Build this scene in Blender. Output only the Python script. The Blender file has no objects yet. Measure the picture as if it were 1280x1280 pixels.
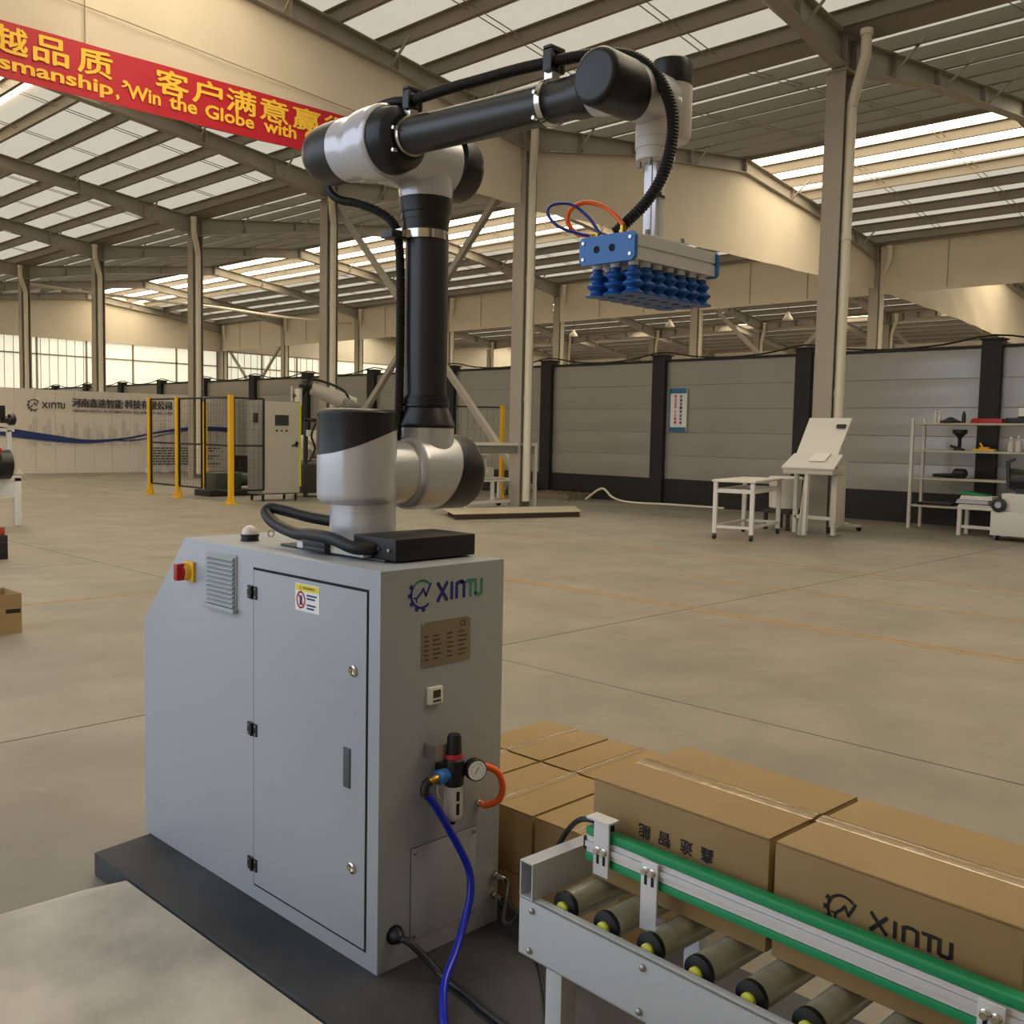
import bpy, bmesh, math, random
from mathutils import Vector, Matrix
random.seed(7)
V = Vector
PI = math.pi
SC = bpy.context.scene
COL = SC.collection

# ------------------------------------------------------------------ camera
CAM_F = 1245.4                      # focal length in pixels of the 1280 px frame
YAW, PITCH, ROLL = 0.771076, 0.077333, 0.0198689
cam_d = bpy.data.cameras.new('camera')
cam_d.sensor_width = 36.0
cam_d.lens = 36.0 * CAM_F / 1280.0
cam_d.clip_start = 0.05
cam_d.clip_end = 400
cam = bpy.data.objects.new('camera', cam_d)
COL.objects.link(cam)
fwd = V((math.cos(YAW) * math.cos(PITCH), math.sin(YAW) * math.cos(PITCH), -math.sin(PITCH)))
rgt = V((math.sin(YAW), -math.cos(YAW), 0))
upv = rgt.cross(fwd)
r2 = rgt * math.cos(ROLL) + upv * math.sin(ROLL)
u2 = upv * math.cos(ROLL) - rgt * math.sin(ROLL)
cam.matrix_world = Matrix(((r2.x, u2.x, -fwd.x, 0), (r2.y, u2.y, -fwd.y, 0), (r2.z, u2.z, -fwd.z, 1.5), (0, 0, 0, 1)))
SC.camera = cam

# ------------------------------------------------------------------ light and exposure
SC.view_settings.view_transform = 'Standard'
SC.view_settings.look = 'None'
SC.view_settings.gamma = 1.0
SC.view_settings.use_curve_mapping = False
SC.view_settings.exposure = -0.04
SC.cycles.use_denoising = True
SC.cycles.max_bounces = 8
SC.cycles.diffuse_bounces = 5
SC.cycles.sample_clamp_indirect = 6.0
world = bpy.data.worlds.new('world')
SC.world = world
world.use_nodes = True
wb = world.node_tree.nodes['Background']
wb.inputs[0].default_value = (0.80, 0.88, 1.0, 1)     # overcast daylight outside the open side of the hall
wb.inputs[1].default_value = 1.9
SKYLIGHT = 6.0                       # daylight through the translucent roof strips

# ------------------------------------------------------------------ materials
MATS = {}
def lin(c):
    return tuple(((x / 255) / 12.92 if x <= 10 else ((x / 255 + 0.055) / 1.055) ** 2.4) for x in c)
def mat(name, rgb, rough=0.5, metal=0.0, var=0.0, vscale=3.0, bump=0.0, bscale=40.0, emit=0.0, alpha=1.0, trans=0.0, stretch=None, coat=0.0):
    if name in MATS: return MATS[name]
    m = bpy.data.materials.new(name); m.use_nodes = True
    nt = m.node_tree; b = nt.nodes['Principled BSDF']
    c = lin(rgb)
    b.inputs['Base Color'].default_value = (*c, 1)
    b.inputs['Roughness'].default_value = rough
    b.inputs['Metallic'].default_value = metal
    b.inputs['Alpha'].default_value = alpha
    b.inputs['Transmission Weight'].default_value = trans
    b.inputs['Coat Weight'].default_value = coat
    if var or bump:
        tc = nt.nodes.new('ShaderNodeTexCoord')
        mp = nt.nodes.new('ShaderNodeMapping')
        nt.links.new(tc.outputs['Object'], mp.inputs[0])
        if stretch: mp.inputs['Scale'].default_value = stretch
    if var:
        n = nt.nodes.new('ShaderNodeTexNoise'); n.inputs['Scale'].default_value = vscale; n.inputs['Detail'].default_value = 6
        nt.links.new(mp.outputs[0], n.inputs['Vector'])
        r = nt.nodes.new('ShaderNodeValToRGB')
        r.color_ramp.elements[0].position = 0.3; r.color_ramp.elements[1].position = 0.7
        r.color_ramp.elements[0].color = (*[x * (1 - var) for x in c], 1)
        r.color_ramp.elements[1].color = (*[min(1, x * (1 + var)) for x in c], 1)
        nt.links.new(n.outputs['Fac'], r.inputs[0]); nt.links.new(r.outputs[0], b.inputs['Base Color'])
    if bump:
        n2 = nt.nodes.new('ShaderNodeTexNoise'); n2.inputs['Scale'].default_value = bscale; n2.inputs['Detail'].default_value = 4
        nt.links.new(mp.outputs[0], n2.inputs['Vector'])
        bp = nt.nodes.new('ShaderNodeBump'); bp.inputs['Strength'].default_value = bump; bp.inputs['Distance'].default_value = 0.01
        nt.links.new(n2.outputs['Fac'], bp.inputs['Height']); nt.links.new(bp.outputs[0], b.inputs['Normal'])
    if emit:
        b.inputs['Emission Color'].default_value = (*c, 1); b.inputs['Emission Strength'].default_value = emit
    MATS[name] = m
    return m

def floor_material():
    m = bpy.data.materials.new('concrete'); m.use_nodes = True
    nt = m.node_tree; b = nt.nodes['Principled BSDF']; L = nt.links.new
    tc = nt.nodes.new('ShaderNodeTexCoord')
    def noise(scale, detail, st=None, rgh=0.6):
        mp = nt.nodes.new('ShaderNodeMapping'); L(tc.outputs['Object'], mp.inputs[0])
        if st: mp.inputs['Scale'].default_value = st
        mp.inputs['Location'].default_value = (scale * 3.1, scale * 1.7, 0)
        n = nt.nodes.new('ShaderNodeTexNoise'); n.inputs['Scale'].default_value = scale; n.inputs['Detail'].default_value = detail
        n.inputs['Roughness'].default_value = rgh
        L(mp.outputs[0], n.inputs['Vector']); return n.outputs['Fac']
    def ramp(f, p0, p1, c0, c1):
        r = nt.nodes.new('ShaderNodeValToRGB'); L(f, r.inputs[0])
        r.color_ramp.elements[0].position = p0; r.color_ramp.elements[1].position = p1
        r.color_ramp.elements[0].color = (*lin(c0), 1); r.color_ramp.elements[1].color = (*lin(c1), 1)
        return r.outputs[0]
    base = ramp(noise(0.7, 8), 0.3, 0.7, (128, 120, 108), (146, 138, 124))
    blot = ramp(noise(1.9, 8), 0.3, 0.7, (226, 226, 226), (255, 255, 255))
    chalk = ramp(noise(3.1, 9, (1.6, 1, 1), 0.75), 0.61, 0.78, (0, 0, 0), (96, 92, 84))
    mx = nt.nodes.new('ShaderNodeMix'); mx.data_type = 'RGBA'; mx.blend_type = 'MULTIPLY'; mx.inputs[0].default_value = 1
    L(base, mx.inputs[6]); L(blot, mx.inputs[7])
    ad = nt.nodes.new('ShaderNodeMix'); ad.data_type = 'RGBA'; ad.blend_type = 'ADD'; ad.inputs[0].default_value = 0.6
    L(mx.outputs[2], ad.inputs[6]); L(chalk, ad.inputs[7])
    L(ad.outputs[2], b.inputs['Base Color'])
    rr = nt.nodes.new('ShaderNodeMapRange'); L(noise(1.6, 6), rr.inputs[0])
    rr.inputs[3].default_value = 0.42; rr.inputs[4].default_value = 0.68
    L(rr.outputs[0], b.inputs['Roughness'])
    bp = nt.nodes.new('ShaderNodeBump'); bp.inputs['Strength'].default_value = 0.12; bp.inputs['Distance'].default_value = 0.01
    L(noise(30, 6), bp.inputs['Height']); L(bp.outputs[0], b.inputs['Normal'])
    return m

def ribbed(name, rgb, rough, axis, pitch, depth=0.5, metal=0.0, emit=0.0):
    """sheet metal whose shallow ribs are relief only; axis = the coordinate that counts the ribs"""
    m = mat(name, rgb, rough, metal, emit=emit)
    nt = m.node_tree; b = nt.nodes['Principled BSDF']; L = nt.links.new
    tc = nt.nodes.new('ShaderNodeTexCoord'); sp = nt.nodes.new('ShaderNodeSeparateXYZ'); L(tc.outputs['Object'], sp.inputs[0])
    mu = nt.nodes.new('ShaderNodeMath'); mu.operation = 'MULTIPLY'; mu.inputs[1].default_value = 2 * PI / pitch
    L(sp.outputs[axis], mu.inputs[0])
    si = nt.nodes.new('ShaderNodeMath'); si.operation = 'SINE'; L(mu.outputs[0], si.inputs[0])
    pw = nt.nodes.new('ShaderNodeMapRange'); pw.inputs[1].default_value = 0.6; pw.inputs[2].default_value = 1.0; L(si.outputs[0], pw.inputs[0])
    bp = nt.nodes.new('ShaderNodeBump'); bp.inputs['Strength'].default_value = depth; bp.inputs['Distance'].default_value = 0.03
    L(pw.outputs[0], bp.inputs['Height']); L(bp.outputs[0], b.inputs['Normal'])
    return m
def let_through(m, rgb, fac):
    """thin sheet that lets part of the daylight on its outer side through"""
    nt = m.node_tree; out = nt.nodes['Material Output']; b = nt.nodes['Principled BSDF']
    t = nt.nodes.new('ShaderNodeBsdfTranslucent'); t.inputs[0].default_value = (*lin(rgb), 1)
    mx = nt.nodes.new('ShaderNodeMixShader'); mx.inputs[0].default_value = fac
    nt.links.new(b.outputs[0], mx.inputs[1]); nt.links.new(t.outputs[0], mx.inputs[2]); nt.links.new(mx.outputs[0], out.inputs[0])
    return m

M_floor = floor_material()
M_grey = mat('grey_powder_coat', (158, 162, 167), 0.36, var=0.02, vscale=2)
M_greyd = mat('grey_louvre', (160, 168, 168), 0.45)
M_black = mat('black_plastic', (22, 22, 23), 0.38)
M_blackm = mat('black_satin', (30, 30, 31), 0.33)
M_carbon = mat('dark_grey_tube', (38, 38, 40), 0.36)
M_rubber = mat('black_rubber', (14, 14, 15), 0.5)
M_gap = mat('dark_gap', (12, 12, 13), 0.8)
M_silver = mat('silver_paint', (204, 204, 210), 0.22, 0.35)
M_white = mat('white_paint', (214, 210, 204), 0.4)
M_chrome = mat('chrome', (210, 205, 195), 0.15, 1.0)
M_steel = mat('zinc_steel', (160, 158, 152), 0.35, 0.8)
M_alu = mat('anodised_aluminium', (222, 222, 226), 0.32, 0.3)
M_blue = mat('blue_anodised', (44, 110, 186), 0.4)
M_cup = mat('blue_silicone', (18, 84, 162), 0.45)
M_bluehose = mat('blue_air_hose', (26, 38, 170), 0.22)
M_orange = mat('orange_tube', (244, 104, 36), 0.3)
M_bluetube = mat('blue_thin_tube', (44, 60, 150), 0.3)
M_brass = mat('brass', (200, 160, 70), 0.3, 0.9)
M_card = mat('cardboard', (154, 127, 84), 0.75, var=0.05, vscale=6, bump=0.03, bscale=90)
M_tape = mat('clear_tape', (156, 128, 84), 0.16, bump=0.35, bscale=30, coat=1.0)
M_ink = mat('print_ink', (26, 22, 22), 0.6)
M_green = mat('green_strip', (20, 146, 92), 0.4)
M_roller = mat('roller_wrap', (186, 184, 166), 0.25, 0.25, var=0.25, vscale=14)
M_yellow = mat('yellow_cap', (206, 208, 70), 0.45)
M_slab = mat('dark_base', (48, 47, 48), 0.7, var=0.45, vscale=4.5, bump=0.15, bscale=20)
M_ramp = mat('light_ramp', (178, 168, 152), 0.75, var=0.3, vscale=3.5, bump=0.35, bscale=14)
M_paint = mat('steel_frame_paint', (158, 150, 138), 0.5, var=0.06, vscale=0.8)
M_purlin = mat('purlin_paint', (136, 126, 112), 0.55)
M_pipe = mat('white_pipe', (222, 214, 196), 0.4)
M_roof = ribbed('roof_lining', (222, 210, 186), 0.6, 'Y', 0.30, 0.25)
let_through(M_roof, (255, 240, 210), 0.33)
M_cloth = mat('curtain_cloth', (214, 202, 182), 0.75, var=0.03, vscale=1.2, bump=0.5, bscale=1.3)
M_wall = ribbed('cladding', (226, 218, 202), 0.55, 'X', 0.25, 0.35)
M_wally = ribbed('cladding_side', (226, 218, 202), 0.55, 'Y', 0.25, 0.35)
M_fence = mat('fence_board', (164, 162, 158), 0.25, 0.3, var=0.03, vscale=2)
M_post = mat('fence_black', (30, 27, 26), 0.6)
M_red = mat('banner_red', (186, 16, 40), 0.55, bump=0.3, bscale=1.6)
M_gold = mat('banner_yellow', (248, 196, 60), 0.6)
M_sign = mat('sign_white', (232, 230, 226), 0.5)
M_signred = mat('sign_red', (190, 40, 50), 0.5)
M_signblue = mat('sign_blue', (40, 110, 150), 0.5)
M_navy = mat('logo_navy', (36, 40, 130), 0.5)
M_teal = mat('logo_teal', (70, 140, 128), 0.5)
M_charcoal = mat('print_charcoal', (70, 66, 70), 0.6)
M_pale = mat('print_pale_grey', (196, 188, 184), 0.7)
M_wave = mat('print_blue', (34, 52, 112), 0.6)
M_backdrop = mat('backdrop_white', (216, 208, 200), 0.6, var=0.03, vscale=2)
M_yel = mat('safety_yellow', (226, 176, 40), 0.45)
M_cabw = mat('cabinet_cream', (186, 182, 168), 0.5)
M_cabg = mat('cabinet_grey', (120, 120, 116), 0.5)
M_screen = mat('screen_glass', (60, 62, 60), 0.2)
M_line = mat('floor_line', (152, 118, 74), 0.65, var=0.25, vscale=9)
M_redk = mat('red_knob', (176, 22, 22), 0.35)
M_plate = mat('brushed_plate', (150, 138, 118), 0.35, 0.5)
M_glassw = mat('frosted_cup', (206, 202, 196), 0.25)
M_sky = mat('daylight_sheet', (255, 240, 208), 0.5, emit=SKYLIGHT)
M_win = mat('daylight_panel', (250, 248, 228), 0.5, emit=0.62)

# ------------------------------------------------------------------ mesh builder
class MB:
    def __init__(s): s.v = []; s.f = []
    def add(s, vs, fs):
        o = len(s.v); s.v += [V(p) for p in vs]; s.f += [[i + o for i in f] for f in fs]; return s
    def obox(s, c, ax, ay, az):
        """box from its centre and three half-axis vectors"""
        c, ax, ay, az = V(c), V(ax), V(ay), V(az)
        vs = [c + ax * i + ay * j + az * k for k in (-1, 1) for j in (-1, 1) for i in (-1, 1)]
        fl = [(0, 2, 3, 1), (4, 5, 7, 6), (0, 1, 5, 4), (2, 6, 7, 3), (0, 4, 6, 2), (1, 3, 7, 5)]
        if ax.cross(ay).dot(az) < 0: fl = [f[::-1] for f in fl]
        return s.add(vs, fl)
    def box(s, x0, x1, y0, y1, z0, z1):
        return s.obox(((x0 + x1) / 2, (y0 + y1) / 2, (z0 + z1) / 2), ((x1 - x0) / 2, 0, 0), (0, (y1 - y0) / 2, 0), (0, 0, (z1 - z0) / 2))
    def beam(s, p0, p1, w, h, up=(0, 0, 1)):
        p0, p1 = V(p0), V(p1); d = p1 - p0; u = V(up)
        if abs(d.normalized().dot(u)) > 0.98: u = V((1, 0, 0))
        a = d.cross(u).normalized(); b = a.cross(d).normalized()
        return s.obox((p0 + p1) / 2, d / 2, a * w / 2, b * h / 2)
    def lathe(s, p, d, prof, n=32, caps=True):
        """profile [(t, r)] turned about the axis from p along d"""
        p, d = V(p), V(d).normalized()
        u = V((0, 0, 1)) if abs(d.z) < 0.9 else V((1, 0, 0))
        a = d.cross(u).normalized(); b = d.cross(a)
        vs = []
        for t, r in prof:
            for k in range(n):
                w = 2 * PI * k / n
                vs.append(p + d * t + (a * math.cos(w) + b * math.sin(w)) * r)
        fs = []
        for i in range(len(prof) - 1):
            for k in range(n):
                k2 = (k + 1) % n
                fs.append((i * n + k, i * n + k2, (i + 1) * n + k2, (i + 1) * n + k))
        if caps:
            fs.append(tuple(range(n))[::-1]); o = (len(prof) - 1) * n; fs.append(tuple(range(o, o + n)))
        return s.add(vs, fs)
    def cyl(s, p0, p1, r, r1=None, n=20):
        d = V(p1) - V(p0)
        return s.lathe(p0, d, [(0, r), (d.length, r if r1 is None else r1)], n)
    def tube(s, pts, r, n=10, closed=False):
        """r is a number or a list, one per point"""
        P = [V(p) for p in pts]; N = len(P)
        rr = r if isinstance(r, (list, tuple)) else [r] * N
        t0 = (P[1] - P[0]).normalized()
        u = V((0, 0, 1)) if abs(t0.z) < 0.9 else V((1, 0, 0))
        a = t0.cross(u).normalized(); vs = []
        for i in range(N):
            t = (P[min(i + 1, N - 1)] - P[max(i - 1, 0)]).normalized()
            a = (a - t * a.dot(t)).normalized(); b = t.cross(a)
            for k in range(n):
                w = 2 * PI * k / n
                vs.append(P[i] + (a * math.cos(w) + b * math.sin(w)) * rr[i])
        fs = [(i * n + k, i * n + (k + 1) % n, (i + 1) * n + (k + 1) % n, (i + 1) * n + k) for i in range(N - 1) for k in range(n)]
        fs.append(tuple(range(n))[::-1]); o = (N - 1) * n; fs.append(tuple(range(o, o + n)))
        return s.add(vs, fs)
    def prism(s, poly, off):
        """polygon (3-D points) pushed along off"""
        P = [V(p) for p in poly]; off = V(off); n = len(P)
        nn = sum(((P[i]).cross(P[(i + 1) % n]) for i in range(n)), V((0, 0, 0)))
        if nn.dot(off) > 0: P = P[::-1]
        vs = P + [p + off for p in P]
        fs = [tuple(range(n)), tuple(range(2 * n - 1, n - 1, -1))] + [(i, i + n, (i + 1) % n + n, (i + 1) % n) for i in range(n)]
        return s.add(vs, fs)
    def quad(s, *p): return s.add(p, [tuple(range(len(p)))])
    def sphere(s, c, rx, ry, rz, n=16, m=10, lo=-PI / 2, hi=PI / 2):
        c = V(c); vs = []; fs = []
        for i in range(m + 1):
            e = lo + (hi - lo) * i / m
            for k in range(n):
                w = 2 * PI * k / n
                vs.append(c + V((rx * math.cos(e) * math.cos(w), ry * math.cos(e) * math.sin(w), rz * math.sin(e))))
        for i in range(m):
            for k in range(n):
                fs.append((i * n + k, i * n + (k + 1) % n, (i + 1) * n + (k + 1) % n, (i + 1) * n + k))
        return s.add(vs, fs)

def spline(pts, k=8):
    P = [V(p) for p in pts]; out = []
    for i in range(len(P) - 1):
        a, b, c, d = P[max(i - 1, 0)], P[i], P[i + 1], P[min(i + 2, len(P) - 1)]
        for j in range(k):
            t = j / k
            out.append(0.5 * ((2 * b) + (c - a) * t + (2 * a - 5 * b + 4 * c - d) * t * t + (3 * b - a - 3 * c + d) * t ** 3))
    out.append(P[-1]); return out
def resample(P, step):
    out = [P[0]]; acc = 0
    for i in range(len(P) - 1):
        d = (P[i + 1] - P[i]); L = d.length; t = step - acc
        while t <= L:
            out.append(P[i] + d * (t / L)); t += step
        acc = L - (t - step)
    return out

ORG = {}
def mesh_of(mb, name, m, org, bevel=0.0, smooth=True):
    me = bpy.data.meshes.new(name)
    me.from_pydata([v - org for v in mb.v], [], mb.f)
    if bevel:
        bm = bmesh.new(); bm.from_mesh(me)
        es = [e for e in bm.edges if len(e.link_faces) == 2 and e.calc_face_angle(0) > 0.6]
        bmesh.ops.bevel(bm, geom=es, offset=bevel, segments=2, profile=0.6, affect='EDGES', clamp_overlap=True)
        bm.to_mesh(me); bm.free()
    if smooth:
        me.shade_smooth(); me.set_sharp_from_angle(angle=math.radians(38))
    me.materials.append(m)
    return me
def tagit(o, label=None, cat=None, group=None, kind=None):
    if label: o['label'] = label
    if cat: o['category'] = cat
    if group: o['group'] = group
    if kind: o['kind'] = kind
FRAME = [None]                        # optional (pivot, angle) frame for things that stand turned
def place(o, d0):
    d0 = V(d0)
    if FRAME[0]:
        p0, ang = FRAME[0]; R = Matrix.Rotation(ang, 3, 'Z')
        o.location = V(p0) + R @ (d0 - V(p0)); o.rotation_euler = (0, 0, ang)
    else: o.location = d0
    ORG[o.name] = d0
def thing(name, label, cat, loc, group=None, kind=None):
    o = bpy.data.objects.new(name, None); COL.objects.link(o); o.empty_display_size = 0.1
    place(o, loc); tagit(o, label, cat, group, kind); return o
def part(name, mb, m, parent, label=None, bevel=0.0, smooth=True, kind=None):
    org = ORG[parent.name]
    o = bpy.data.objects.new(name, mesh_of(mb, name, m, org, bevel, smooth)); COL.objects.link(o)
    o.parent = parent; ORG[o.name] = org
    if label: o['label'] = label
    if kind: o['kind'] = kind
    return o
def single(name, mb, m, label=None, cat=None, loc=None, group=None, kind=None, bevel=0.0, smooth=True):
    if loc is None:
        xs = [v.x for v in mb.v]; ys = [v.y for v in mb.v]
        loc = ((min(xs) + max(xs)) / 2, (min(ys) + max(ys)) / 2, min(v.z for v in mb.v))
    o = bpy.data.objects.new(name, mesh_of(mb, name, m, V(loc), bevel, smooth)); COL.objects.link(o)
    place(o, loc); tagit(o, label, cat, group, kind); return o
def inst(src, parent, delta):
    """another part with the same mesh, shifted by delta"""
    c = src.copy(); COL.objects.link(c); c.parent = parent; c.location = src.location + V(delta)
    ORG[c.name] = ORG[src.name] + V(delta) if src.name in ORG else V(delta)
    return c
def dup(root, loc, label=None, rotz=None):
    r = root.copy(); COL.objects.link(r); r.location = V(loc)
    if rotz is not None: r.rotation_euler = (0, 0, rotz)
    if label: r['label'] = label
    ORG[r.name] = V(loc)
    for ch in list(root.children):
        c = ch.copy(); COL.objects.link(c); c.parent = r
        for g in list(ch.children):
            d = g.copy(); COL.objects.link(d); d.parent = c
    return r

# ------------------------------------------------------------------ flat print
def text_mb(s, org, u, v, w, h, bold=0.0, off=0.0006, heavy=0.0):
    """letters fitted into a w x h rectangle whose lower-left corner is org"""
    cu = bpy.data.curves.new('t', 'FONT'); cu.body = s; cu.size = 1.0; cu.offset = bold; cu.resolution_u = 3
    ob = bpy.data.objects.new('t', cu); COL.objects.link(ob)
    dg = bpy.context.evaluated_depsgraph_get(); dg.update()
    me = bpy.data.meshes.new_from_object(ob.evaluated_get(dg))
    mb = MB(); org, u, v = V(org), V(u).normalized(), V(v).normalized(); n = u.cross(v)
    if len(me.vertices):
        xs = [p.co.x for p in me.vertices]; ys = [p.co.y for p in me.vertices]
        x0, x1, y0, y1 = min(xs), max(xs), min(ys), max(ys)
        mb.v = [org + u * ((p.co.x - x0) / (x1 - x0) * w) + v * ((p.co.y - y0) / (y1 - y0) * h) + n * off for p in me.vertices]
        mb.f = [list(f.vertices) for f in me.polygons]
    bpy.data.objects.remove(ob); bpy.data.meshes.remove(me); bpy.data.curves.remove(cu)
    if heavy and mb.v:                      # heavier strokes from slightly shifted copies
        base, faces = list(mb.v), list(mb.f)
        for i, (a, b) in enumerate(((1, 0), (-1, 0), (0, 1), (0, -1))):
            mb.add([q + u * a * heavy * w + v * b * heavy * h + n * (2e-5 * (i + 1)) for q in base], faces)
    return mb
def stroke(mb, org, u, v, pts, w, off=0.0006):
    """thick polyline printed on the plane org + u, v"""
    org, u, v = V(org), V(u).normalized(), V(v).normalized(); n = u.cross(v)
    for i, ((a, b), (c, d)) in enumerate(zip(pts[:-1], pts[1:])):
        lift = off + 2e-5 * (i % 4) + 1e-5 * (len(mb.f) % 3)
        L = math.hypot(c - a, d - b) or 1e-9; tx, ty = (c - a) / L, (d - b) / L; e = w * 0.35
        q = [(a - tx * e - ty * w / 2, b - ty * e + tx * w / 2), (a - tx * e + ty * w / 2, b - ty * e - tx * w / 2),
             (c + tx * e + ty * w / 2, d + ty * e - tx * w / 2), (c + tx * e - ty * w / 2, d + ty * e + tx * w / 2)]
        mb.quad(*[org + u * x + v * y + n * lift for x, y in q])
    return mb
def rect(mb, org, u, v, x0, x1, y0, y1, off=0.0004):
    org, u, v = V(org), V(u).normalized(), V(v).normalized(); n = u.cross(v)
    return mb.quad(*[org + u * x + v * y + n * off for x, y in ((x0, y0), (x1, y0), (x1, y1), (x0, y1))])
def xintu_logo(c, u, v, h, tw, th, gap, dy=0.0, off=0.0006):
    """open gear ring of height h centred on c, the zigzag arm in it, then the word; returns ring, arm, XIN, TU"""
    ring_top, ring_low, arm, a, b = MB(), MB(), MB(), MB(), MB()
    R = h / 2
    def P(deg, r=1.0): return (R * r * math.cos(math.radians(deg)), R * r * math.sin(math.radians(deg)))
    stroke(ring_top, c, u, v, [P(d, 0.86) for d in range(50, 141, 6)], R * 0.15, off)
    stroke(ring_low, c, u, v, [P(d, 0.86) for d in range(140, 312, 6)], R * 0.15, off)
    for d in (150, 182, 214, 246, 278):
        stroke(ring_low, c, u, v, [P(d, 0.9), P(d, 1.04)], R * 0.28, off)
    stroke(arm, c, u, v, [(-R * .42, -R * .22), (-R * .05, R * .1), (R * .12, R * .34), (R * .34, -R * .12), (R * .72, R * .62)], R * 0.15, off)
    stroke(arm, c, u, v, [(-R * .42, -R * .22), (-R * .62, -R * .2)], R * 0.12, off)
    stroke(arm, c, u, v, [(-R * .42, -R * .22), (-R * .42, -R * .46)], R * 0.12, off)
    x0 = R + gap; W = tw; t = th * 0.23; y0 = dy - th / 2; y1 = dy + th / 2
    def S(mb, pts): stroke(mb, c, u, v, [(x0 + x * W, y0 + y * th) for x, y in pts], t, off)
    S(a, [(0, 0), (0.2, 1)]); S(a, [(0, 1), (0.2, 0)]); S(a, [(0.31, 0.05), (0.31, 0.95)])
    S(a, [(0.42, 0.05), (0.42, 0.86), (0.47, 0.95), (0.54, 0.95), (0.59, 0.86), (0.59, 0.05)])
    S(b, [(0.66, 0.95), (0.82, 0.95)]); S(b, [(0.74, 0.95), (0.74, 0.05)])
    S(b, [(0.86, 0.95), (0.86, 0.14), (0.9, 0.05), (0.96, 0.05), (1.0, 0.14), (1.0, 0.95)])
    return ring_top, ring_low, arm, a, b
def joined(*mbs):
    r = MB()
    for m in mbs: r.add(m.v, m.f)
    return r

# ================================================================== THE HALL
XV = [-1.35, 14.82, 30.95, 47.1, 63.2]            # valley lines (column rows); the hall is open to daylight on the -X side
FY = [-6.0 + 6.72 * k for k in range(0, 10)]      # frame lines, last 54.48
FY = [7.45 + 6.72 * k for k in range(-2, 8)]
Y0, Y1 = FY[0], 54.75
RISE = 0.13
def roof_z(X, base):
    """height of a roof layer over X; base is its height at a valley"""
    i = max(k for k in range(4) if XV[k] <= X + 1e-6 or k == 0)
    d = min(X - XV[i], XV[i + 1] - X)
    return base + RISE * d

# floor: cast slabs with sawn joints
fl = thing('floor', 'warm grey concrete hall floor of large cast slabs', None, (0, 0, 0), kind='structure')
del fl['label']
sub = MB().box(-30, 64, -14, 62, -0.3, -0.012)
part('sub_base', sub, mat('joint_fill', (34, 30, 27), 0.95), fl)
jx = [4.68 - 6 * 6, 4.68 - 6, 4.68, 10.7, 16.7, 22.7, 28.7, 40.0, 64.0]
jy = [-14, -7.07, -1.07, 4.93, 10.93, 16.93, 22.93, 28.93, 34.93, 62]
for i in range(len(jx) - 1):
    for j in range(len(jy) - 1):
        mb = MB().box(jx[i] + .006, jx[i + 1] - .006, jy[j] + .006, jy[j + 1] - .006, -0.02, 0)
        part('floor_slab', mb, M_floor, fl, smooth=False)
def floor_line(x0, x1, y0, y1):
    part('floor_line', MB().box(x0, x1, y0, y1, 0.0002, 0.0012), M_line, fl, smooth=False)
floor_line(7.30, 7.335, -3, 9); floor_line(7.39, 7.45, -3, 7.3)
floor_line(9.06, 9.11, -2, 6.3); floor_line(2.9, 4.2, 8.62, 8.68)
floor_line(10.9, 10.95, 3, 10.6)

# roof
ce = thing('ceiling', None, None, (0, 0, 0), kind='structure')
def purlin_mb(x, z, sgn, y0, y1):
    mb = MB(); h = 0.24; t = 0.012; f = 0.075
    mb.box(x - t / 2, x + t / 2, y0, y1, z, z + h)
    mb.box(min(x, x - sgn * f), max(x, x - sgn * f), y0, y1, z, z + t)
    mb.box(min(x, x + sgn * f), max(x, x + sgn * f), y0, y1, z + h - t, z + h)
    return mb
ZTOP, ZBOT = 7.66, 7.25                 # rafter flanges at the valley
for s in range(4):
    xr = (XV[s] + XV[s + 1]) / 2
    for side in (0, 1):
        xa = XV[s] if side == 0 else XV[s + 1]; sg = 1 if side == 0 else -1
        za, zr = ZTOP + .24, ZTOP + .24 + RISE * abs(xr - xa)
        # sheet, split where the daylight strip lies along the ridge
        lit = {0: (0.0, 1.7), 1: ((0.0, 0.0), (0.25, 3.2))[side], 2: ((0.0, 0.0), (0.25, 3.2))[side], 3: (0.0, 1.5)}[s]
        def pt(d, y): return (xr - sg * d, y, zr - RISE * d)
        D = abs(xr - xa) + 0.12
        th = V((0, 0, 0.05))
        mb = MB().quad(pt(lit[1], Y0), pt(D, Y0), pt(D, Y1), pt(lit[1], Y1))
        slope = part('roof_sheet', mb, M_roof, ce, smooth=False)
        if lit[0] > 0:
            part('ridge_sheet', MB().quad(pt(0, Y0), pt(lit[0], Y0), pt(lit[0], Y1), pt(0, Y1)), M_roof, ce, smooth=False)
        if lit[1] > 0:
            part('skylight', MB().prism([pt(lit[0], Y0), pt(lit[1], Y0), pt(lit[1], Y1), pt(lit[0], Y1)], th), M_sky, ce, 'glowing translucent daylight strip along the ridge', smooth=False)
        for k in range(8):
            d = 0.35 + 1.08 * k
            x = xa + sg * d
            part('purlin', purlin_mb(x, ZTOP + RISE * d + .002, sg, Y0, Y1), M_purlin, slope, smooth=False)
        sag = MB()
        for fy in FY[:-1]:
            for q in (2.1, 2.25, 4.5, 4.65):
                sag.beam((xa + sg * .4, fy + q, ZTOP + .12 + RISE * .4), (xr - sg * .1, fy + q, ZTOP + .12 + RISE * (abs(xr - xa) - .1)), .014, .014)
        part('sag_rod', sag, M_purlin, slope, kind='stuff', smooth=False)
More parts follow.
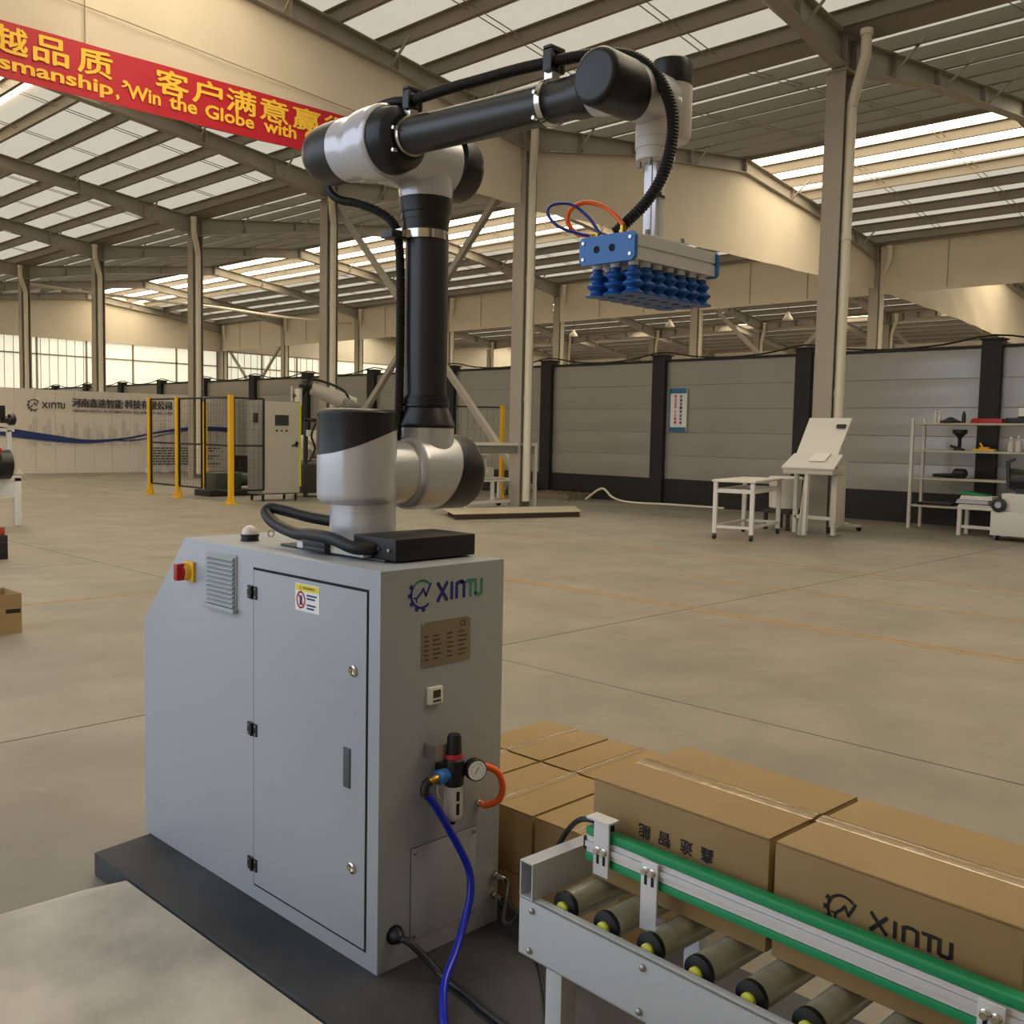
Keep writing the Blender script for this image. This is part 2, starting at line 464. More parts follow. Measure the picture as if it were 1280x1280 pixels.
# rafters: tapered I-beams with fly braces
for s in range(4):
    xr = (XV[s] + XV[s + 1]) / 2
    for iy, fy in enumerate(FY):
        if s > 0 and fy < 5: continue
        mb = MB()
        for side in (0, 1):
            xa = XV[s] if side == 0 else XV[s + 1]; sg = 1 if side == 0 else -1
            L = abs(xr - xa)
            tp = [(0, ZTOP), (L, ZTOP + RISE * L)]
            bt = [(0, 7.16), (.2, 7.20), (3.4, 7.80), (L, 8.34)]
            X = lambda d: xa + sg * d
            web = [(X(0), fy - .006, 7.16)] + [(X(d), fy - .006, z) for d, z in bt[1:]] + [(X(L), fy - .006, tp[1][1]), (X(0), fy - .006, tp[0][1])]
            mb.prism(web, (0, .012, 0))
            for (d0, z0), (d1, z1) in zip(bt[:-1], bt[1:]):
                mb.beam((X(d0), fy, z0), (X(d1), fy, z1), .24, .016)
            mb.beam((X(0), fy, ZTOP - .01), (X(L), fy, tp[1][1] - .01), .24, .016)
            for d in (.16, 1.6, 3.4, 5.6, L - .02):          # web stiffeners and end plates
                zb = 7.2 + (d - .2) * .1875 if d < 3.4 else 7.80 + (d - 3.4) * .115
                mb.box(X(d) - .008, X(d) + .008, fy - .11, fy + .11, zb, ZTOP + RISE * d - .01)
        raf = part('rafter', mb, M_paint, ce, smooth=False)
        for side in (0, 1):
            xa = XV[s] if side == 0 else XV[s + 1]; sg = 1 if side == 0 else -1
            for d in (1.43, 3.59, 5.75):
                zb = 7.2 + (d - .2) * .1875 if d < 3.4 else 7.80 + (d - 3.4) * .115
                for q in (-1, 1):
                    part('fly_brace', MB().beam((xa + sg * d, fy + q * .1, zb), (xa + sg * d, fy + q * .62, ZTOP + RISE * d + .1), .035, .035), M_paint, raf, smooth=False)
# valley gutters
for i in (1, 2, 3):
    x = XV[i]
    mb = MB().box(x - .28, x + .28, Y0, Y1, 7.66, 7.68).box(x - .29, x - .27, Y0, Y1, 7.66, 7.9).box(x + .27, x + .29, Y0, Y1, 7.66, 7.9)
    part('gutter', mb, M_purlin, ce, smooth=False)

# walls
wl = single('wall_back', MB().box(XV[0], 15.1, Y1, Y1 + .12, 0, 9.1).box(15.1, 30.7, Y1, Y1 + .12, 0, 3.0).box(30.7, 31.2, Y1, Y1 + .12, 0, 9.1).box(31.2, 46.5, Y1, Y1 + .12, 0, 3.0)
            .box(46.5, 63.4, Y1, Y1 + .12, 0, 9.1).box(15.1, 30.7, Y1, Y1 + .12, 6.15, 9.1).box(31.2, 46.5, Y1, Y1 + .12, 6.15, 9.1), M_wall, loc=(0, 0, 0), kind='structure', smooth=False)
single('wall_right', MB().box(63.25, 63.4, Y0, Y1, 0, 9.1), M_wally, loc=(0, 0, 0), kind='structure', smooth=False)
DY0, DY1 = 1.6, 15.5                  # wide loading door on the camera's left, open to daylight
single('wall_left', MB().box(XV[0] - .12, XV[0], Y0, DY0, 0, 9.1).box(XV[0] - .12, XV[0], DY1, Y1, 0, 9.1).box(XV[0] - .12, XV[0], DY0, DY1, 5.6, 9.1), M_wally, loc=(0, 0, 0), kind='structure', smooth=False)  # unseen wall put in round the door to darken the cabinet's front face
single('wall_front', MB().box(XV[0], 63.4, Y0 - .15, Y0, 0, 9.1), mat('front_cladding', (120, 114, 106), .6), loc=(0, 0, 0), kind='structure', smooth=False)  # unseen wall, its colour darkened to cut bounce onto the cabinet's front
nwin = 0
for (a, b, n) in ((15.1, 30.7, 6), (31.2, 46.5, 6)):  # second strip is added: glowing panes stand in for bright ribbed cladding
    nwin += 1
    w = thing('window_%d' % nwin, None, None, ((a + b) / 2, Y1 - .02, 3.0), kind='structure')
    fr = MB()
    for k in range(n + 1):
        x = a + (b - a) * k / n; fr.box(x - .05, x + .05, Y1 - .09, Y1 - .01, 3.0, 6.15)
    fr.box(a, b, Y1 - .09, Y1 - .01, 5.2, 5.28).box(a, b, Y1 - .09, Y1 - .01, 6.1, 6.18)
    part('window_frame', fr, M_paint, w, smooth=False)
    rb_ = MB(); x = a + .45
    while x < (a + b) / 2 + .3:
        rb_.box(x - .012, x + .012, Y1 - .06, Y1 - .03, 3.0, 6.1); x += .45
    part('rib', rb_, M_paint, w, kind='stuff', smooth=False)
    for k in range(n):
        for z0, z1 in ((3.0, 5.2), (5.28, 6.1)):
            part('pane', MB().box(a + (b - a) * k / n + .05, a + (b - a) * (k + 1) / n - .05, Y1 - .03, Y1 - .01, z0, z1), M_win, w, smooth=False)

# columns with rainwater pipes
def column_mb(x, y, top):
    return (MB().box(x - .17, x - .152, y - .155, y + .155, 0, top).box(x + .152, x + .17, y - .155, y + .155, 0, top)
            .box(x - .152, x + .152, y - .007, y + .007, 0, top).box(x - .24, x + .24, y - .22, y + .22, 0, .025)
            .box(x - .2, x + .2, y - .17, y + .17, top, top + .025))
def column(x, y, label):
    c = thing('steel_column', label, 'column', (x, y, 0), 'steel columns holding the roof')
    part('column_shaft', column_mb(x, y, 7.14), M_paint, c, smooth=False)
    py = y - .2
    pts = [(x - .02, py, .15), (x - .02, py, 6.5), (x - .02, py, 6.62), (x - .3, py - .3, 7.12), (x - .33, py - .34, 7.2), (x - .33, py - .34, 7.55)]
    mb = MB().tube(pts, .078, 14)
    for z in (2.2, 4.6): mb.cyl((x - .02, py, z), (x - .02, py, z + .07), .088, n=14)
    mb.cyl((x - .33, py - .34, 7.5), (x - .33, py - .34, 7.58), .095, n=14)
    part('downpipe', mb, M_pipe, c)
    return c
c0 = column(XV[1], 7.5, 'tall steel column with white downpipe rising behind the white console')
L1 = {14.2: 'steel column with white downpipe standing behind the robot forearm', 20.93: 'steel column seen just left of the upright black arm tube',
      27.65: 'round-piped steel column rising behind the yellow post fence', 34.37: 'steel column rising behind the Chinese lettering of the backdrop', 41.09: 'steel column nearest the left picture edge above the backdrop'}
for y, l in L1.items(): dup(c0, (XV[1], y, 0), l)
L2 = {14.17: 'distant column at the right end of the bright sagging curtain', 20.9: 'distant broad cream column seen below the suction gripper', 27.6: 'distant cream column with bent pipe left of the suction gripper',
      34.3: 'distant cream column just right of the black arm tube', 41.1: 'distant cream column seen between arm tube and near column', 47.8: 'distant cream column above the background robot', 54.3: 'distant column in the far corner beside the glazed wall'}
for y, l in L2.items(): dup(c0, (XV[2], y, 0), l)
L3 = {20.9: 'small far column under the fascia right of the tall column', 27.9: 'small far column with pipe seen between the two crossing braces',
      34.7: 'small far column seen just above fence right of the poster bay', 41.3: 'small far column above the second grey fence bay', 48.1: 'small far column above the fence close to the arm tube'}
for y, l in L3.items(): dup(c0, (XV[3], y, 0), l)
def brace_pair(x, ya, yb, za, zb, la, lb):
    for p, q, l in (((x, ya, zb), (x, yb, za), la), ((x + .13, ya, za), (x + .13, yb, zb), lb)):
        single('cross_brace', MB().beam(p, q, .12, .12), M_paint, l, 'brace', smooth=False)
brace_pair(XV[1], 14.4, 20.75, .7, 7.0, 'beige diagonal brace falling leftward behind the black arm tube', 'beige diagonal brace rising left to the column left of the arm')
brace_pair(XV[2], 14.4, 20.7, .9, 6.6, 'cream diagonal brace falling from right behind the tall column', 'cream diagonal brace falling rightward from beneath the suction gripper')
brace_pair(XV[2], 47.95, 54.2, .9, 6.4, 'far cream diagonal brace beside the glazed wall, rising right', 'far cream diagonal brace beside the glazed wall, rising left')
single('cross_brace', MB().beam((XV[3], 20.7, 6.9), (XV[3], 14.3, .8), .12, .12), M_paint, 'short cream brace seen low right of the tall column', 'brace', smooth=False)
single('conduit_pipe', MB().tube(spline([(14.9, 41.6, 7.05), (19, 41.6, 6.98), (23, 41.6, 7.0), (27, 41.6, 6.9), (30.9, 41.6, 6.95)], 4), .06, 8), M_pipe, 'long thin white pipe slung under the distant roof at upper left', 'pipe')

# smoke curtains under the rafters and along the far column row
def curtain(pts_top, pts_bot, label, wav=0.03):
    """cloth sheet between an upper and a lower line, with slack"""
    n, m = 40, 6; mb = MB(); T, B = spline(pts_top, 10), spline(pts_bot, 10)
    def at(P, t):
        f = t * (len(P) - 1); i = min(int(f), len(P) - 2); return P[i].lerp(P[i + 1], f - i)
    d = (T[-1] - T[0]).normalized(); nrm = V((-d.y, d.x, 0)).normalized()
    vs = []
    for k in range(2):
        for i in range(n + 1):
            for j in range(m + 1):
                p = at(T, i / n).lerp(at(B, i / n), j / m)
                w = wav * math.sin(i * 1.7 + j * .9) * math.sin(j * 1.1 + i * .37) * (0.4 + j / m)
                vs.append(p + nrm * (w + k * .006))
    N = (n + 1) * (m + 1); fs = []
    for i in range(n):
        for j in range(m):
            a = i * (m + 1) + j; q = (a, a + m + 1, a + m + 2, a + 1); fs += [q[::-1], tuple(x + N for x in q)]
    mb.add(vs, fs)
    return mb
def seam(mb, P, h=.012):
    for a, b in zip(P[:-1], P[1:]): mb.beam(a, b, .012, h)
def hang(mb, label, org, seams=()):
    t = thing('smoke_curtain', label, 'curtain', org)
    part('cloth', mb, M_cloth, t)
    for s in seams: part('seam', s, mat('seam_thread', (150, 136, 112), 0.8), t, smooth=False)
    return t
y = 14.17
xr0, xr1 = (XV[0] + XV[1]) / 2, (XV[1] + XV[2]) / 2
sm = MB(); seam(sm, [V((2.0, y - .05, 7.42)), V((6.5, y - .05, 7.2)), V((11.5, y - .05, 6.85))])
sv = MB().beam((5.95, y - .05, 7.4), (5.95, y - .05, 6.7), .012, .012)
hang(curtain([(-1.2, y, 7.2), (2.05, y, 7.8), (xr0, y, 8.3), (11.4, y, 7.8), (14.7, y, 7.22)], [(-1.2, y, 6.0), (4.8, y, 6.02), (9, y, 6.05), (14.7, y, 6.1)], ''),
     'large cream cloth curtain behind the red banner', (xr0, y, 6.0), [sm, sv])
hang(curtain([(14.95, y, 7.24), (18.2, y, 7.78), (xr1, y, 8.3), (27.6, y, 7.8), (30.8, y, 7.22)], [(14.95, y, 6.05), (21.2, y, 6.2), (30.8, y, 6.32)], ''),
     'bright cream cloth curtain hanging behind the suction gripper', (xr1, y, 6.05))
hang(curtain([(31.1, y, 7.2), (34.4, y, 7.78), (39, y, 8.3), (46.9, y, 7.2)], [(31.1, y, 6.3), (39, y, 6.0), (46.9, y, 5.4)], ''),
     'brightly lit pale curtain low at the right picture edge', (39, y, 5.4))
fl_lab = ['beige curtain strip at far right behind the tall column', 'beige curtain strip seen below the long bright curtain', 'beige curtain strip between two far columns left of gripper',
          'beige curtain strip just right of the black arm tube', 'beige curtain strip left of the upright black tube', 'beige curtain strip left of the near column behind the robot', 'beige curtain strip at the far corner by the glazed wall']
for k in range(7):
    ya, yb = FY[2 + k] + .18, FY[3 + k] - .18
    sms = [MB().beam((XV[2] - .19, ya + (yb - ya) * q, 7.6), (XV[2] - .19, ya + (yb - ya) * q, 6.2), .015, .02) for q in (.33, .67)]
    hang(curtain([(XV[2] - .15, ya, 7.62), (XV[2] - .15, yb, 7.62)], [(XV[2] - .15, ya, 6.12), (XV[2] - .15, yb, 6.12)], '', .015), fl_lab[k], (XV[2] - .15, (ya + yb) / 2, 6.12), sms)
# gable cloth on the far wall
hang(curtain([(15.1, 54.55, 7.3), (xr1, 54.55, 8.3), (30.8, 54.55, 7.3)], [(15.1, 54.55, 6.1), (30.8, 54.55, 6.1)], '', .01), 'pale gable curtain above the glazed wall at far left', (xr1, 54.55, 6.1))

# red banner
bn = thing('slogan_banner', 'long red banner with yellow Chinese and English slogan', 'banner', (6.5, 14.05, 6.0))
n = 30; vs = []; fs = []
BX0, BX1 = 2.0, 11.6
for k in range(2):
    for i in range(n + 1):
        for j in range(4):
            x = BX0 + (BX1 - BX0) * i / n
            z0 = 5.98 + .011 * (x - 4.8); z1 = 6.70 + .012 * (x - 4.8)
            vs.append((x, 14.06 + .006 * math.sin(i * 1.3 + j) + k * .004, z0 + (z1 - z0) * j / 3))
N = (n + 1) * 4
for i in range(n):
    for j in range(3):
        a = i * 4 + j; q = (a, a + 4, a + 5, a + 1); fs += [q, tuple(x + N for x in q[::-1])]
part('banner_cloth', MB().add(vs, fs), M_red, bn)
UX, VZ = V((1, 0, .012)), V((0, 0, 1))
let = MB()
for ch, x, w in (('越', 4.74, .42), ('品', 5.24, .45), ('质', 5.82, .47), ('，', 6.42, .1), ('客', 6.93, .5), ('户', 7.50, .48), ('满', 8.06, .5), ('意', 8.64, .5), ('赢', 9.24, .52), ('得', 9.84, .5), ('卓', 4.1, .42)):
    h = .1 if ch == '，' else .34
    z = 6.30 + .012 * (x - 4.8) + (0 if h > .2 else -.06)
    t = text_mb(ch, (x, 14.045, z), UX, VZ, w, h, 0, 0, .022); let.add(t.v, t.f)
for s_, x, w, zb, h in (('Craft', 3.8, .95, 6.075, .2), ('smanship', 4.80, 1.50, 6.03, .235), (',', 6.34, .05, 6.06, .08), ('Win', 6.5, .50, 6.13, .2), ('the', 7.13, .44, 6.14, .2), ('Globe', 7.70, .83, 6.145, .2), ('with', 8.70, .60, 6.165, .2), ('Custom', 9.46, 1.2, 6.175, .2)):
    t = text_mb(s_, (x, 14.045, zb), UX, VZ, w, h, .025, 0); let.add(t.v, t.f)
part('lettering', let, M_gold, bn, 'yellow slogan lettering', smooth=False)

# pendant lamps far off
for (x, yy, z, l) in (((38.83, 21.6, 6.6, 'small white pendant lamp seen between the cross braces'), (38.29, 27.3, 6.6, 'small white pendant lamp just below right of the suction gripper'), (39.16, 33.9, 6.6, 'small white pendant lamp above the second fence bay'))):
    lp = thing('pendant_lamp', l, 'lamp', (x, yy, z))
    part('shade', MB().lathe((x, yy, z), (0, 0, 1), [(0, .22), (.04, .22), (.18, .13), (.26, .07), (.34, .05)], 16), M_pipe, lp)
    part('cord', MB().cyl((x, yy, z + .34), (x, yy, roof_z(x, 7.88)), .012, n=6), M_black, lp)

# ================================================================== GREY HOARDING FENCE
FX = 18.6
fe = thing('hoarding_fence', 'long grey slatted hoarding fence with black posts and base', 'fence', (FX, 24, 0))
py = [2.75, 6.31, 9.9, 13.44, 16.87, 20.45, 23.95, 27.4, 30.6, 34.0, 37.4, 40.9, 44.4, 47.9, 51.4, 54.6]
p0 = part('post', MB().box(FX - .13, FX + .13, py[0] - .17, py[0] + .17, 0, 3.33).box(FX - .16, FX + .16, py[0] - .2, py[0] + .2, 3.33, 3.36), M_post, fe, smooth=False)
for q in py[1:]: inst(p0, fe, (0, q - py[0], 0))
def board(w):
    """one bowed sheet-steel board, w long, .525 high, with a lip at both edges"""
    prof = [(0, 0), (-.010, .008), (-.013, .09), (-.018, .19), (-.0200, .27), (-.018, .37), (-.013, .45), (-.010, .517), (0, .525)]
    mb = MB(); n = 14; vs = []
    for i in range(n + 1):
        t = i / n; e = 1 - abs(2 * t - 1) ** 4
        for x, z in prof: vs.append((FX + x * (0.7 + .3 * e) + .003 * math.sin(t * 7 + z * 6) * math.sin(z * 6), w * t, z))
    m = len(prof); fs = [((i * m + j), (i + 1) * m + j, (i + 1) * m + j + 1, i * m + j + 1) for i in range(n) for j in range(m - 1)]
    return mb.add(vs, [f[::-1] for f in fs])
for k in range(len(py) - 1):
    ya, yb = py[k] + .15, py[k + 1] - .15
    part('base_panel', MB().box(FX - .04, FX + .04, ya, yb, 0.0, .575), M_post, fe, smooth=False)
    part('top_rail', MB().box(FX - .04, FX + .04, ya, yb, 3.2, 3.25), M_post, fe, smooth=False)
    src = None
    for j in range(5):
        if src is None:
            b = board(yb - ya); b.v = [v + V((0, ya, .575)) for v in b.v]
            src = part('board', b, M_fence, fe)
        else: inst(src, fe, (0, 0, .525 * j))
cb = []
for k in range(len(py) - 1):
    for t in (0, .25, .5, .75): cb.append((FX, py[k] + (py[k + 1] - py[k]) * t, 3.42 - .17 * (1 - (2 * t - 1) ** 2)))
single('fence_cable', MB().tube(spline(cb, 3), .018, 6), M_rubber, 'black cable slung along the top of the grey fence', 'cable')
# safety poster
po = thing('safety_poster', 'small upright blue and white poster on the grey fence', 'poster', (FX - .07, 12.91, 1.66))
u, v = V((0, -1, 0)), V((0, 0, 1)); o = V((FX - .075, 13.15, 1.65))
part('board_sheet', MB().box(FX - .07, FX - .04, 12.69, 13.15, 1.65, 2.6), M_sign, po, smooth=False)
mb = MB(); rect(mb, o, u, v, .01, .45, .0, .09); rect(mb, o, u, v, .01, .45, .84, .95); rect(mb, o, u, v, .0, .03, .0, .95)
part('blue_print', mb, M_signblue, po, smooth=False)
t1 = MB()
for i, ch in enumerate('安全生产人人有责'):
    t = text_mb(ch, o + u * .13 + v * (.74 - .083 * i), u, v, .07, .07, 0, .002, .03); t1.add(t.v, t.f)
part('red_print', t1, M_signred, po, smooth=False)
t2 = MB()
for i, ch in enumerate('质量第一精益求精'):
    t = text_mb(ch, o + u * .28 + v * (.74 - .083 * i), u, v, .06, .06, 0, .002, .03); t2.add(t.v, t.f)
part('dark_print', t2, M_navy, po, smooth=False)

# ================================================================== WHITE BACKDROP WALL
bd = thing('exhibition_backdrop', 'white panelled company backdrop with blue wave across the far left', 'backdrop', (14, 32, 0))
for k in range(14):
    x = 10.0 + .6 * k; dz = random.uniform(-.01, .01)
    part('panel', MB().box(x + .004, x + .596, 32.0 + random.uniform(-.006, .006), 32.05, .02, 2.62 + dz), M_backdrop, bd, smooth=False)
for x in (11.3, 15.4, 16.0, 16.9):
    part('support_foot', MB().prism([(x - .1, 31.99, 0), (x + .14, 31.99, 0), (x - .02, 31.99, .2)], (0, -.04, 0)), M_sign, bd, smooth=False)
o = V((10, 31.975, 0)); u, v = V((1, 0, 0)), V((0, 0, 1))
rt, rl, ar, xa_, tb_ = xintu_logo((11.76, 31.975, 2.13), u, v, .37, .66, .17, .07, off=.012)
part('logo', joined(rt, rl, ar, xa_, tb_), M_charcoal, bd, smooth=False)
part('lettering', joined(text_mb('河南鑫途智能', (12.92, 31.97, 2.10), u, v, 1.62, .28, 0, .01, .012)), M_charcoal, bd, smooth=False)
part('lettering', joined(text_mb('科技有限公司', (14.62, 31.97, 2.11), u, v, 1.62, .28, 0, .01, .012)), M_charcoal, bd, smooth=False)
part('small_lettering', text_mb('HENAN XINTU AUTOMATION EQUIPMENT CO., LTD', (12.92, 31.97, 1.93), u, v, 3.35, .10, .02, .01), M_charcoal, bd, smooth=False)
sky = MB()
for k in range(46):
    x = 11.6 + k * .14
    if k % 3 == 2: continue
    h = 1.42 + .18 * math.sin(k * 1.9) + .08 * math.sin(k * .7); rect(sky, o, u, v, x - 10, x - 10 + .09, .9, h + .1, .008)
part('skyline_print', sky, M_pale, bd, smooth=False)
wv = MB(); P = spline([(10.0, 1.42, .26), (11.2, 1.25, .25), (12.4, 1.10, .2), (13.4, 1.02, .12), (14.6, 1.12, .07), (15.6, 1.32, .06), (16.6, 1.46, .11), (17.6, 1.50, .15), (18.4, 1.48, .15)], 5)
for a, b in zip(P[:-1], P[1:]):
    wv.quad((a.x, 31.96, a.y - a.z / 2), (b.x, 31.96, b.y - b.z / 2), (b.x, 31.96, b.y + b.z / 2), (a.x, 31.96, a.y + a.z / 2))
P = spline([(14.0, 1.06, .02), (15.0, 1.08, .04), (16.0, 1.28, .03), (16.8, 1.42, .02)], 5)
for a, b in zip(P[:-1], P[1:]):
    wv.quad((a.x, 31.955, a.y - a.z / 2), (b.x, 31.955, b.y - b.z / 2), (b.x, 31.955, b.y + b.z / 2), (a.x, 31.955, a.y + a.z / 2))
part('wave_print', wv, M_wave, bd, 'blue ribbon wave print', smooth=False)
ln = MB()
for r in range(7):
    xx = 5.55
    while xx < 8.0 - (r % 3) * .3:
        w = random.uniform(.06, .2); rect(ln, o, u, v, xx, xx + w, .80 - r * .09, .84 - r * .09, .012); xx += w + .03
part('text_print', ln, M_charcoal, bd, smooth=False)

# ================================================================== SAFETY FENCE, CONTROL CABINET, FAR ROBOT
M_mesh = mat('mesh_black', (24, 22, 22), 0.5)
sf = thing('safety_fence', 'yellow posts with black wire mesh panels guarding the far robot cell', 'fence', (10.4, 19.7, 0))
posts = [(10.4, 21.5), (10.4, 20.2), (10.4, 18.0)]
def ypost(x, y):
    return MB().box(x - .045, x + .045, y - .045, y + .045, .02, 2.18).box(x - .11, x + .11, y - .11, y + .11, 0, .02).prism([(x - .1, y, .02), (x + .1, y, .02), (x + .04, y, .2), (x - .04, y, .2)], (0, .02, 0)).prism([(x, y - .1, .02), (x, y + .1, .02), (x, y + .04, .2), (x, y - .04, .2)], (.02, 0, 0))
yp = part('post', ypost(*posts[0]), M_yel, sf, 'yellow square post with foot plate', smooth=False)
for q in posts[1:] + [(12.9, 23.6)]: inst(yp, sf, (q[0] - posts[0][0], q[1] - posts[0][1], 0))
def mesh_panel(a, b):
    a, b = V((a[0], a[1], 0)), V((b[0], b[1], 0)); d = (b - a).normalized(); a = a + d * .07; b = b - d * .07
    up = V((0, 0, 1)); fr = MB()
    for z in (.26, 1.17, 2.13): fr.beam(a + up * z, b + up * z, .03, .035)
    for p in (a, b): fr.beam(p + up * .26, p + up * 2.13, .03, .035)
    part('mesh_frame', fr, M_mesh, sf, smooth=False)
    L = (b - a).length; w = MB(); k = max(2, int(L / .11))
    for i in range(1, k): w.beam(a + d * (L * i / k) + up * .26, a + d * (L * i / k) + up * 2.13, .0028, .0028)
    for i in range(1, 12): w.beam(a + up * (.26 + i * .156), b + up * (.26 + i * .156), .0028, .0028)
    part('wire_mesh', w, M_mesh, sf, kind='stuff', smooth=False)
mesh_panel(posts[0], posts[1]); mesh_panel(posts[1], (10.4, 19.1)); mesh_panel((10.4, 19.1), posts[2]); mesh_panel(posts[2], (11.25, 18.05))
sf2 = thing('safety_fence', 'single yellow post with black mesh right of the robot base', 'fence', (16.0, 17.2, 0))
ORG_ = ORG['safety_fence']
part('post', ypost(16.55, 16.45), M_yel, sf2, smooth=False)
fr = MB()
for z in (.26, 2.13): fr.beam((15.4, 17.5, z), (16.5, 16.5, z), .03, .035)
fr.beam((15.4, 17.5, .26), (15.4, 17.5, 2.13), .03, .035)
part('mesh_frame', fr, M_mesh, sf2, smooth=False)
w = MB()
for i in range(1, 10): w.beam((15.4 + .11 * i, 17.5 - .1 * i, .26), (15.4 + .11 * i, 17.5 - .1 * i, 2.13), .0028, .0028)
part('wire_mesh', w, M_mesh, sf2, kind='stuff', smooth=False)

ec = thing('control_cabinet', 'tall cream electrical control cabinet with small screen', 'cabinet', (11.75, 18.55, 0))
part('body', MB().box(11.29, 12.23, 18.30, 18.86, .14, 2.12), M_cabg, ec, bevel=.012)
dr = part('door', MB().box(11.31, 12.21, 18.27, 18.30, .17, 2.10), M_cabw, ec, bevel=.006)
part('screen', MB().box(11.59, 11.92, 18.255, 18.27, 1.60, 1.82), M_screen, dr, 'dark touch screen in a grey bezel')
for i, m in enumerate((M_black, M_redk, M_black)):
    part('push_button', MB().lathe((11.63 + .12 * i, 18.27, 1.49), (0, -1, 0), [(0, .022), (.02, .022)], 12), m, dr)
part('handle', MB().beam((12.0, 18.25, 1.17), (12.16, 18.25, 1.23), .02, .03).box(12.10, 12.14, 18.25, 18.27, 1.15, 1.27), M_black, dr)
part('edge_strip', MB().box(12.19, 12.235, 18.262, 18.27, .3, 2.1), mat('lime_strip', (206, 206, 70), .5), dr, 'yellow edge strip')
part('socket', MB().box(11.27, 11.29, 18.45, 18.6, 1.66, 1.85), M_black, ec)
for x in (11.36, 12.16):
    for yy in (18.36, 18.8): part('foot', MB().cyl((x, yy, 0), (x, yy, .14), .03, n=8), M_black, ec)

M_rob = mat('robot_white', (196, 190, 180), .4)
rb = thing('industrial_robot', 'white industrial robot arm folded behind the control cabinet', 'robot', (13.9, 20.6, 0))
part('pedestal', MB().lathe((13.9, 20.6, 0), (0, 0, 1), [(0, .34), (.05, .34), (.06, .26), (.5, .24), (.55, .32), (.8, .32)], 20), M_cabg, rb)
part('turret', MB().lathe((13.9, 20.6, .8), (0, 0, 1), [(0, .3), (.3, .3), (.4, .22)], 20).lathe((13.7, 20.6, 1.15), (1, 0, 0), [(0, .2), (.05, .24), (.4, .24), (.45, .2)], 20), M_rob, rb)
part('lower_arm', MB().tube([(14.05, 20.5, 1.2), (14.45, 20.2, 1.6), (14.75, 20.0, 2.05)], [.22, .17, .2], 14), M_rob, rb)
part('elbow', MB().lathe((14.55, 19.95, 2.1), (1, .1, 0), [(0, .15), (.05, .2), (.4, .2), (.45, .15)], 18), M_cabg, rb)
part('forearm', MB().tube([(14.9, 20.0, 2.12), (14.5, 20.2, 2.32), (14.0, 20.45, 2.52)], [.22, .19, .15], 14), M_rob, rb)
part('wrist', MB().sphere((13.85, 20.5, 2.58), .16, .16, .15).lathe((13.8, 20.5, 2.5), (-.5, .1, -.6), [(0, .11), (.25, .09), (.26, .13), (.3, .13)], 14), M_black, rb, 'black wrist')
part('hose', MB().tube(spline([(14.75, 19.9, 2.2), (14.6, 20.0, 2.5), (14.2, 20.3, 2.7), (13.9, 20.4, 2.72), (13.75, 20.45, 2.55)], 5), .03, 8), M_rubber, rb)
part('gripper_plate', MB().box(13.55, 13.62, 20.3, 20.5, 2.1, 2.5).beam((13.4, 20.4, 2.55), (13.4, 20.4, 2.15), .03, .03), M_white, rb)
mc = thing('filling_machine', 'dark cluttered machine frame between control cabinet and near robot', 'machine', (13.4, 19.2, 0))
part('frame', MB().box(12.75, 13.5, 18.9, 19.5, .1, .75).box(12.8, 12.88, 18.95, 19.03, 0, 1.75).box(13.35, 13.43, 18.95, 19.03, 0, 1.75).box(12.8, 13.43, 18.95, 19.03, 1.7, 1.78), mat('machine_dark', (52, 52, 48), .5), mc, bevel=.01)
part('motor', MB().lathe((12.95, 19.0, 1.0), (1, 0, 0), [(0, .1), (.03, .13), (.3, .13), (.34, .08)], 14), M_steel, mc)
part('display_box', MB().box(12.82, 13.1, 18.88, 18.94, 1.38, 1.52), M_sign, mc)
part('cable_bundle', MB().tube(spline([(13.1, 18.9, 1.75), (12.9, 18.85, 1.4), (13.0, 18.85, 1.1), (12.85, 18.88, .8)], 5), .025, 6), M_rubber, mc)
gm = thing('green_pump_unit', 'low dark green pump unit on the floor inside the mesh fence', 'machine', (11.6, 20.5, 0))
part('base_skid', MB().box(11.1, 12.4, 20.1, 20.8, 0, .14), M_post, gm, bevel=.01)
part('housing', MB().box(11.3, 11.95, 20.2, 20.7, .14, .52).lathe((11.95, 20.45, .34), (1, 0, 0), [(0, .1), (.02, .14), (.3, .14), (.34, .06)], 14), mat('machine_green', (58, 68, 54), .5), gm, bevel=.02)

# ================================================================== WORKBENCH, TALL FRAME, STEEL SHEET, DEBRIS
wk = thing('white_workbench', 'low white steel workbench on castors right of the robot base', 'workbench', (13.9, 14.5, 0))
mb = MB().box(13.0, 14.95, 14.3, 14.34, .55, .6).box(13.0, 14.95, 14.86, 14.9, .55, .6).box(13.0, 13.04, 14.3, 14.9, .55, .6).box(14.91, 14.95, 14.3, 14.9, .55, .6)
mb.beam((13.0, 14.32, .14), (14.95, 14.32, .14), .04, .06).beam((13.0, 14.88, .14), (14.95, 14.88, .14), .04, .06)
part('frame', mb, M_white, wk, smooth=False)
part('worktop', MB().box(12.98, 14.5, 14.28, 14.92, .6, .63), M_cabw, wk, bevel=.005)
for x in (13.02, 14.15, 14.9):
    for yy in (14.32, 14.88):
        part('leg', MB().box(x - .03, x + .03, yy - .03, yy + .03, .12, .6), M_white, wk, smooth=False)
        if x != 14.15: part('caster', MB().cyl((x, yy - .02, .06), (x, yy + .02, .06), .06, n=12).box(x - .02, x + .02, yy - .03, yy + .03, .06, .13), M_black, wk)
bx = thing('equipment_box', 'cream equipment case standing on the low white workbench', 'box', (14.0, 14.55, .63))
part('case', MB().box(13.75, 14.22, 14.35, 14.75, .63, .84), M_cabw, bx, bevel=.01)
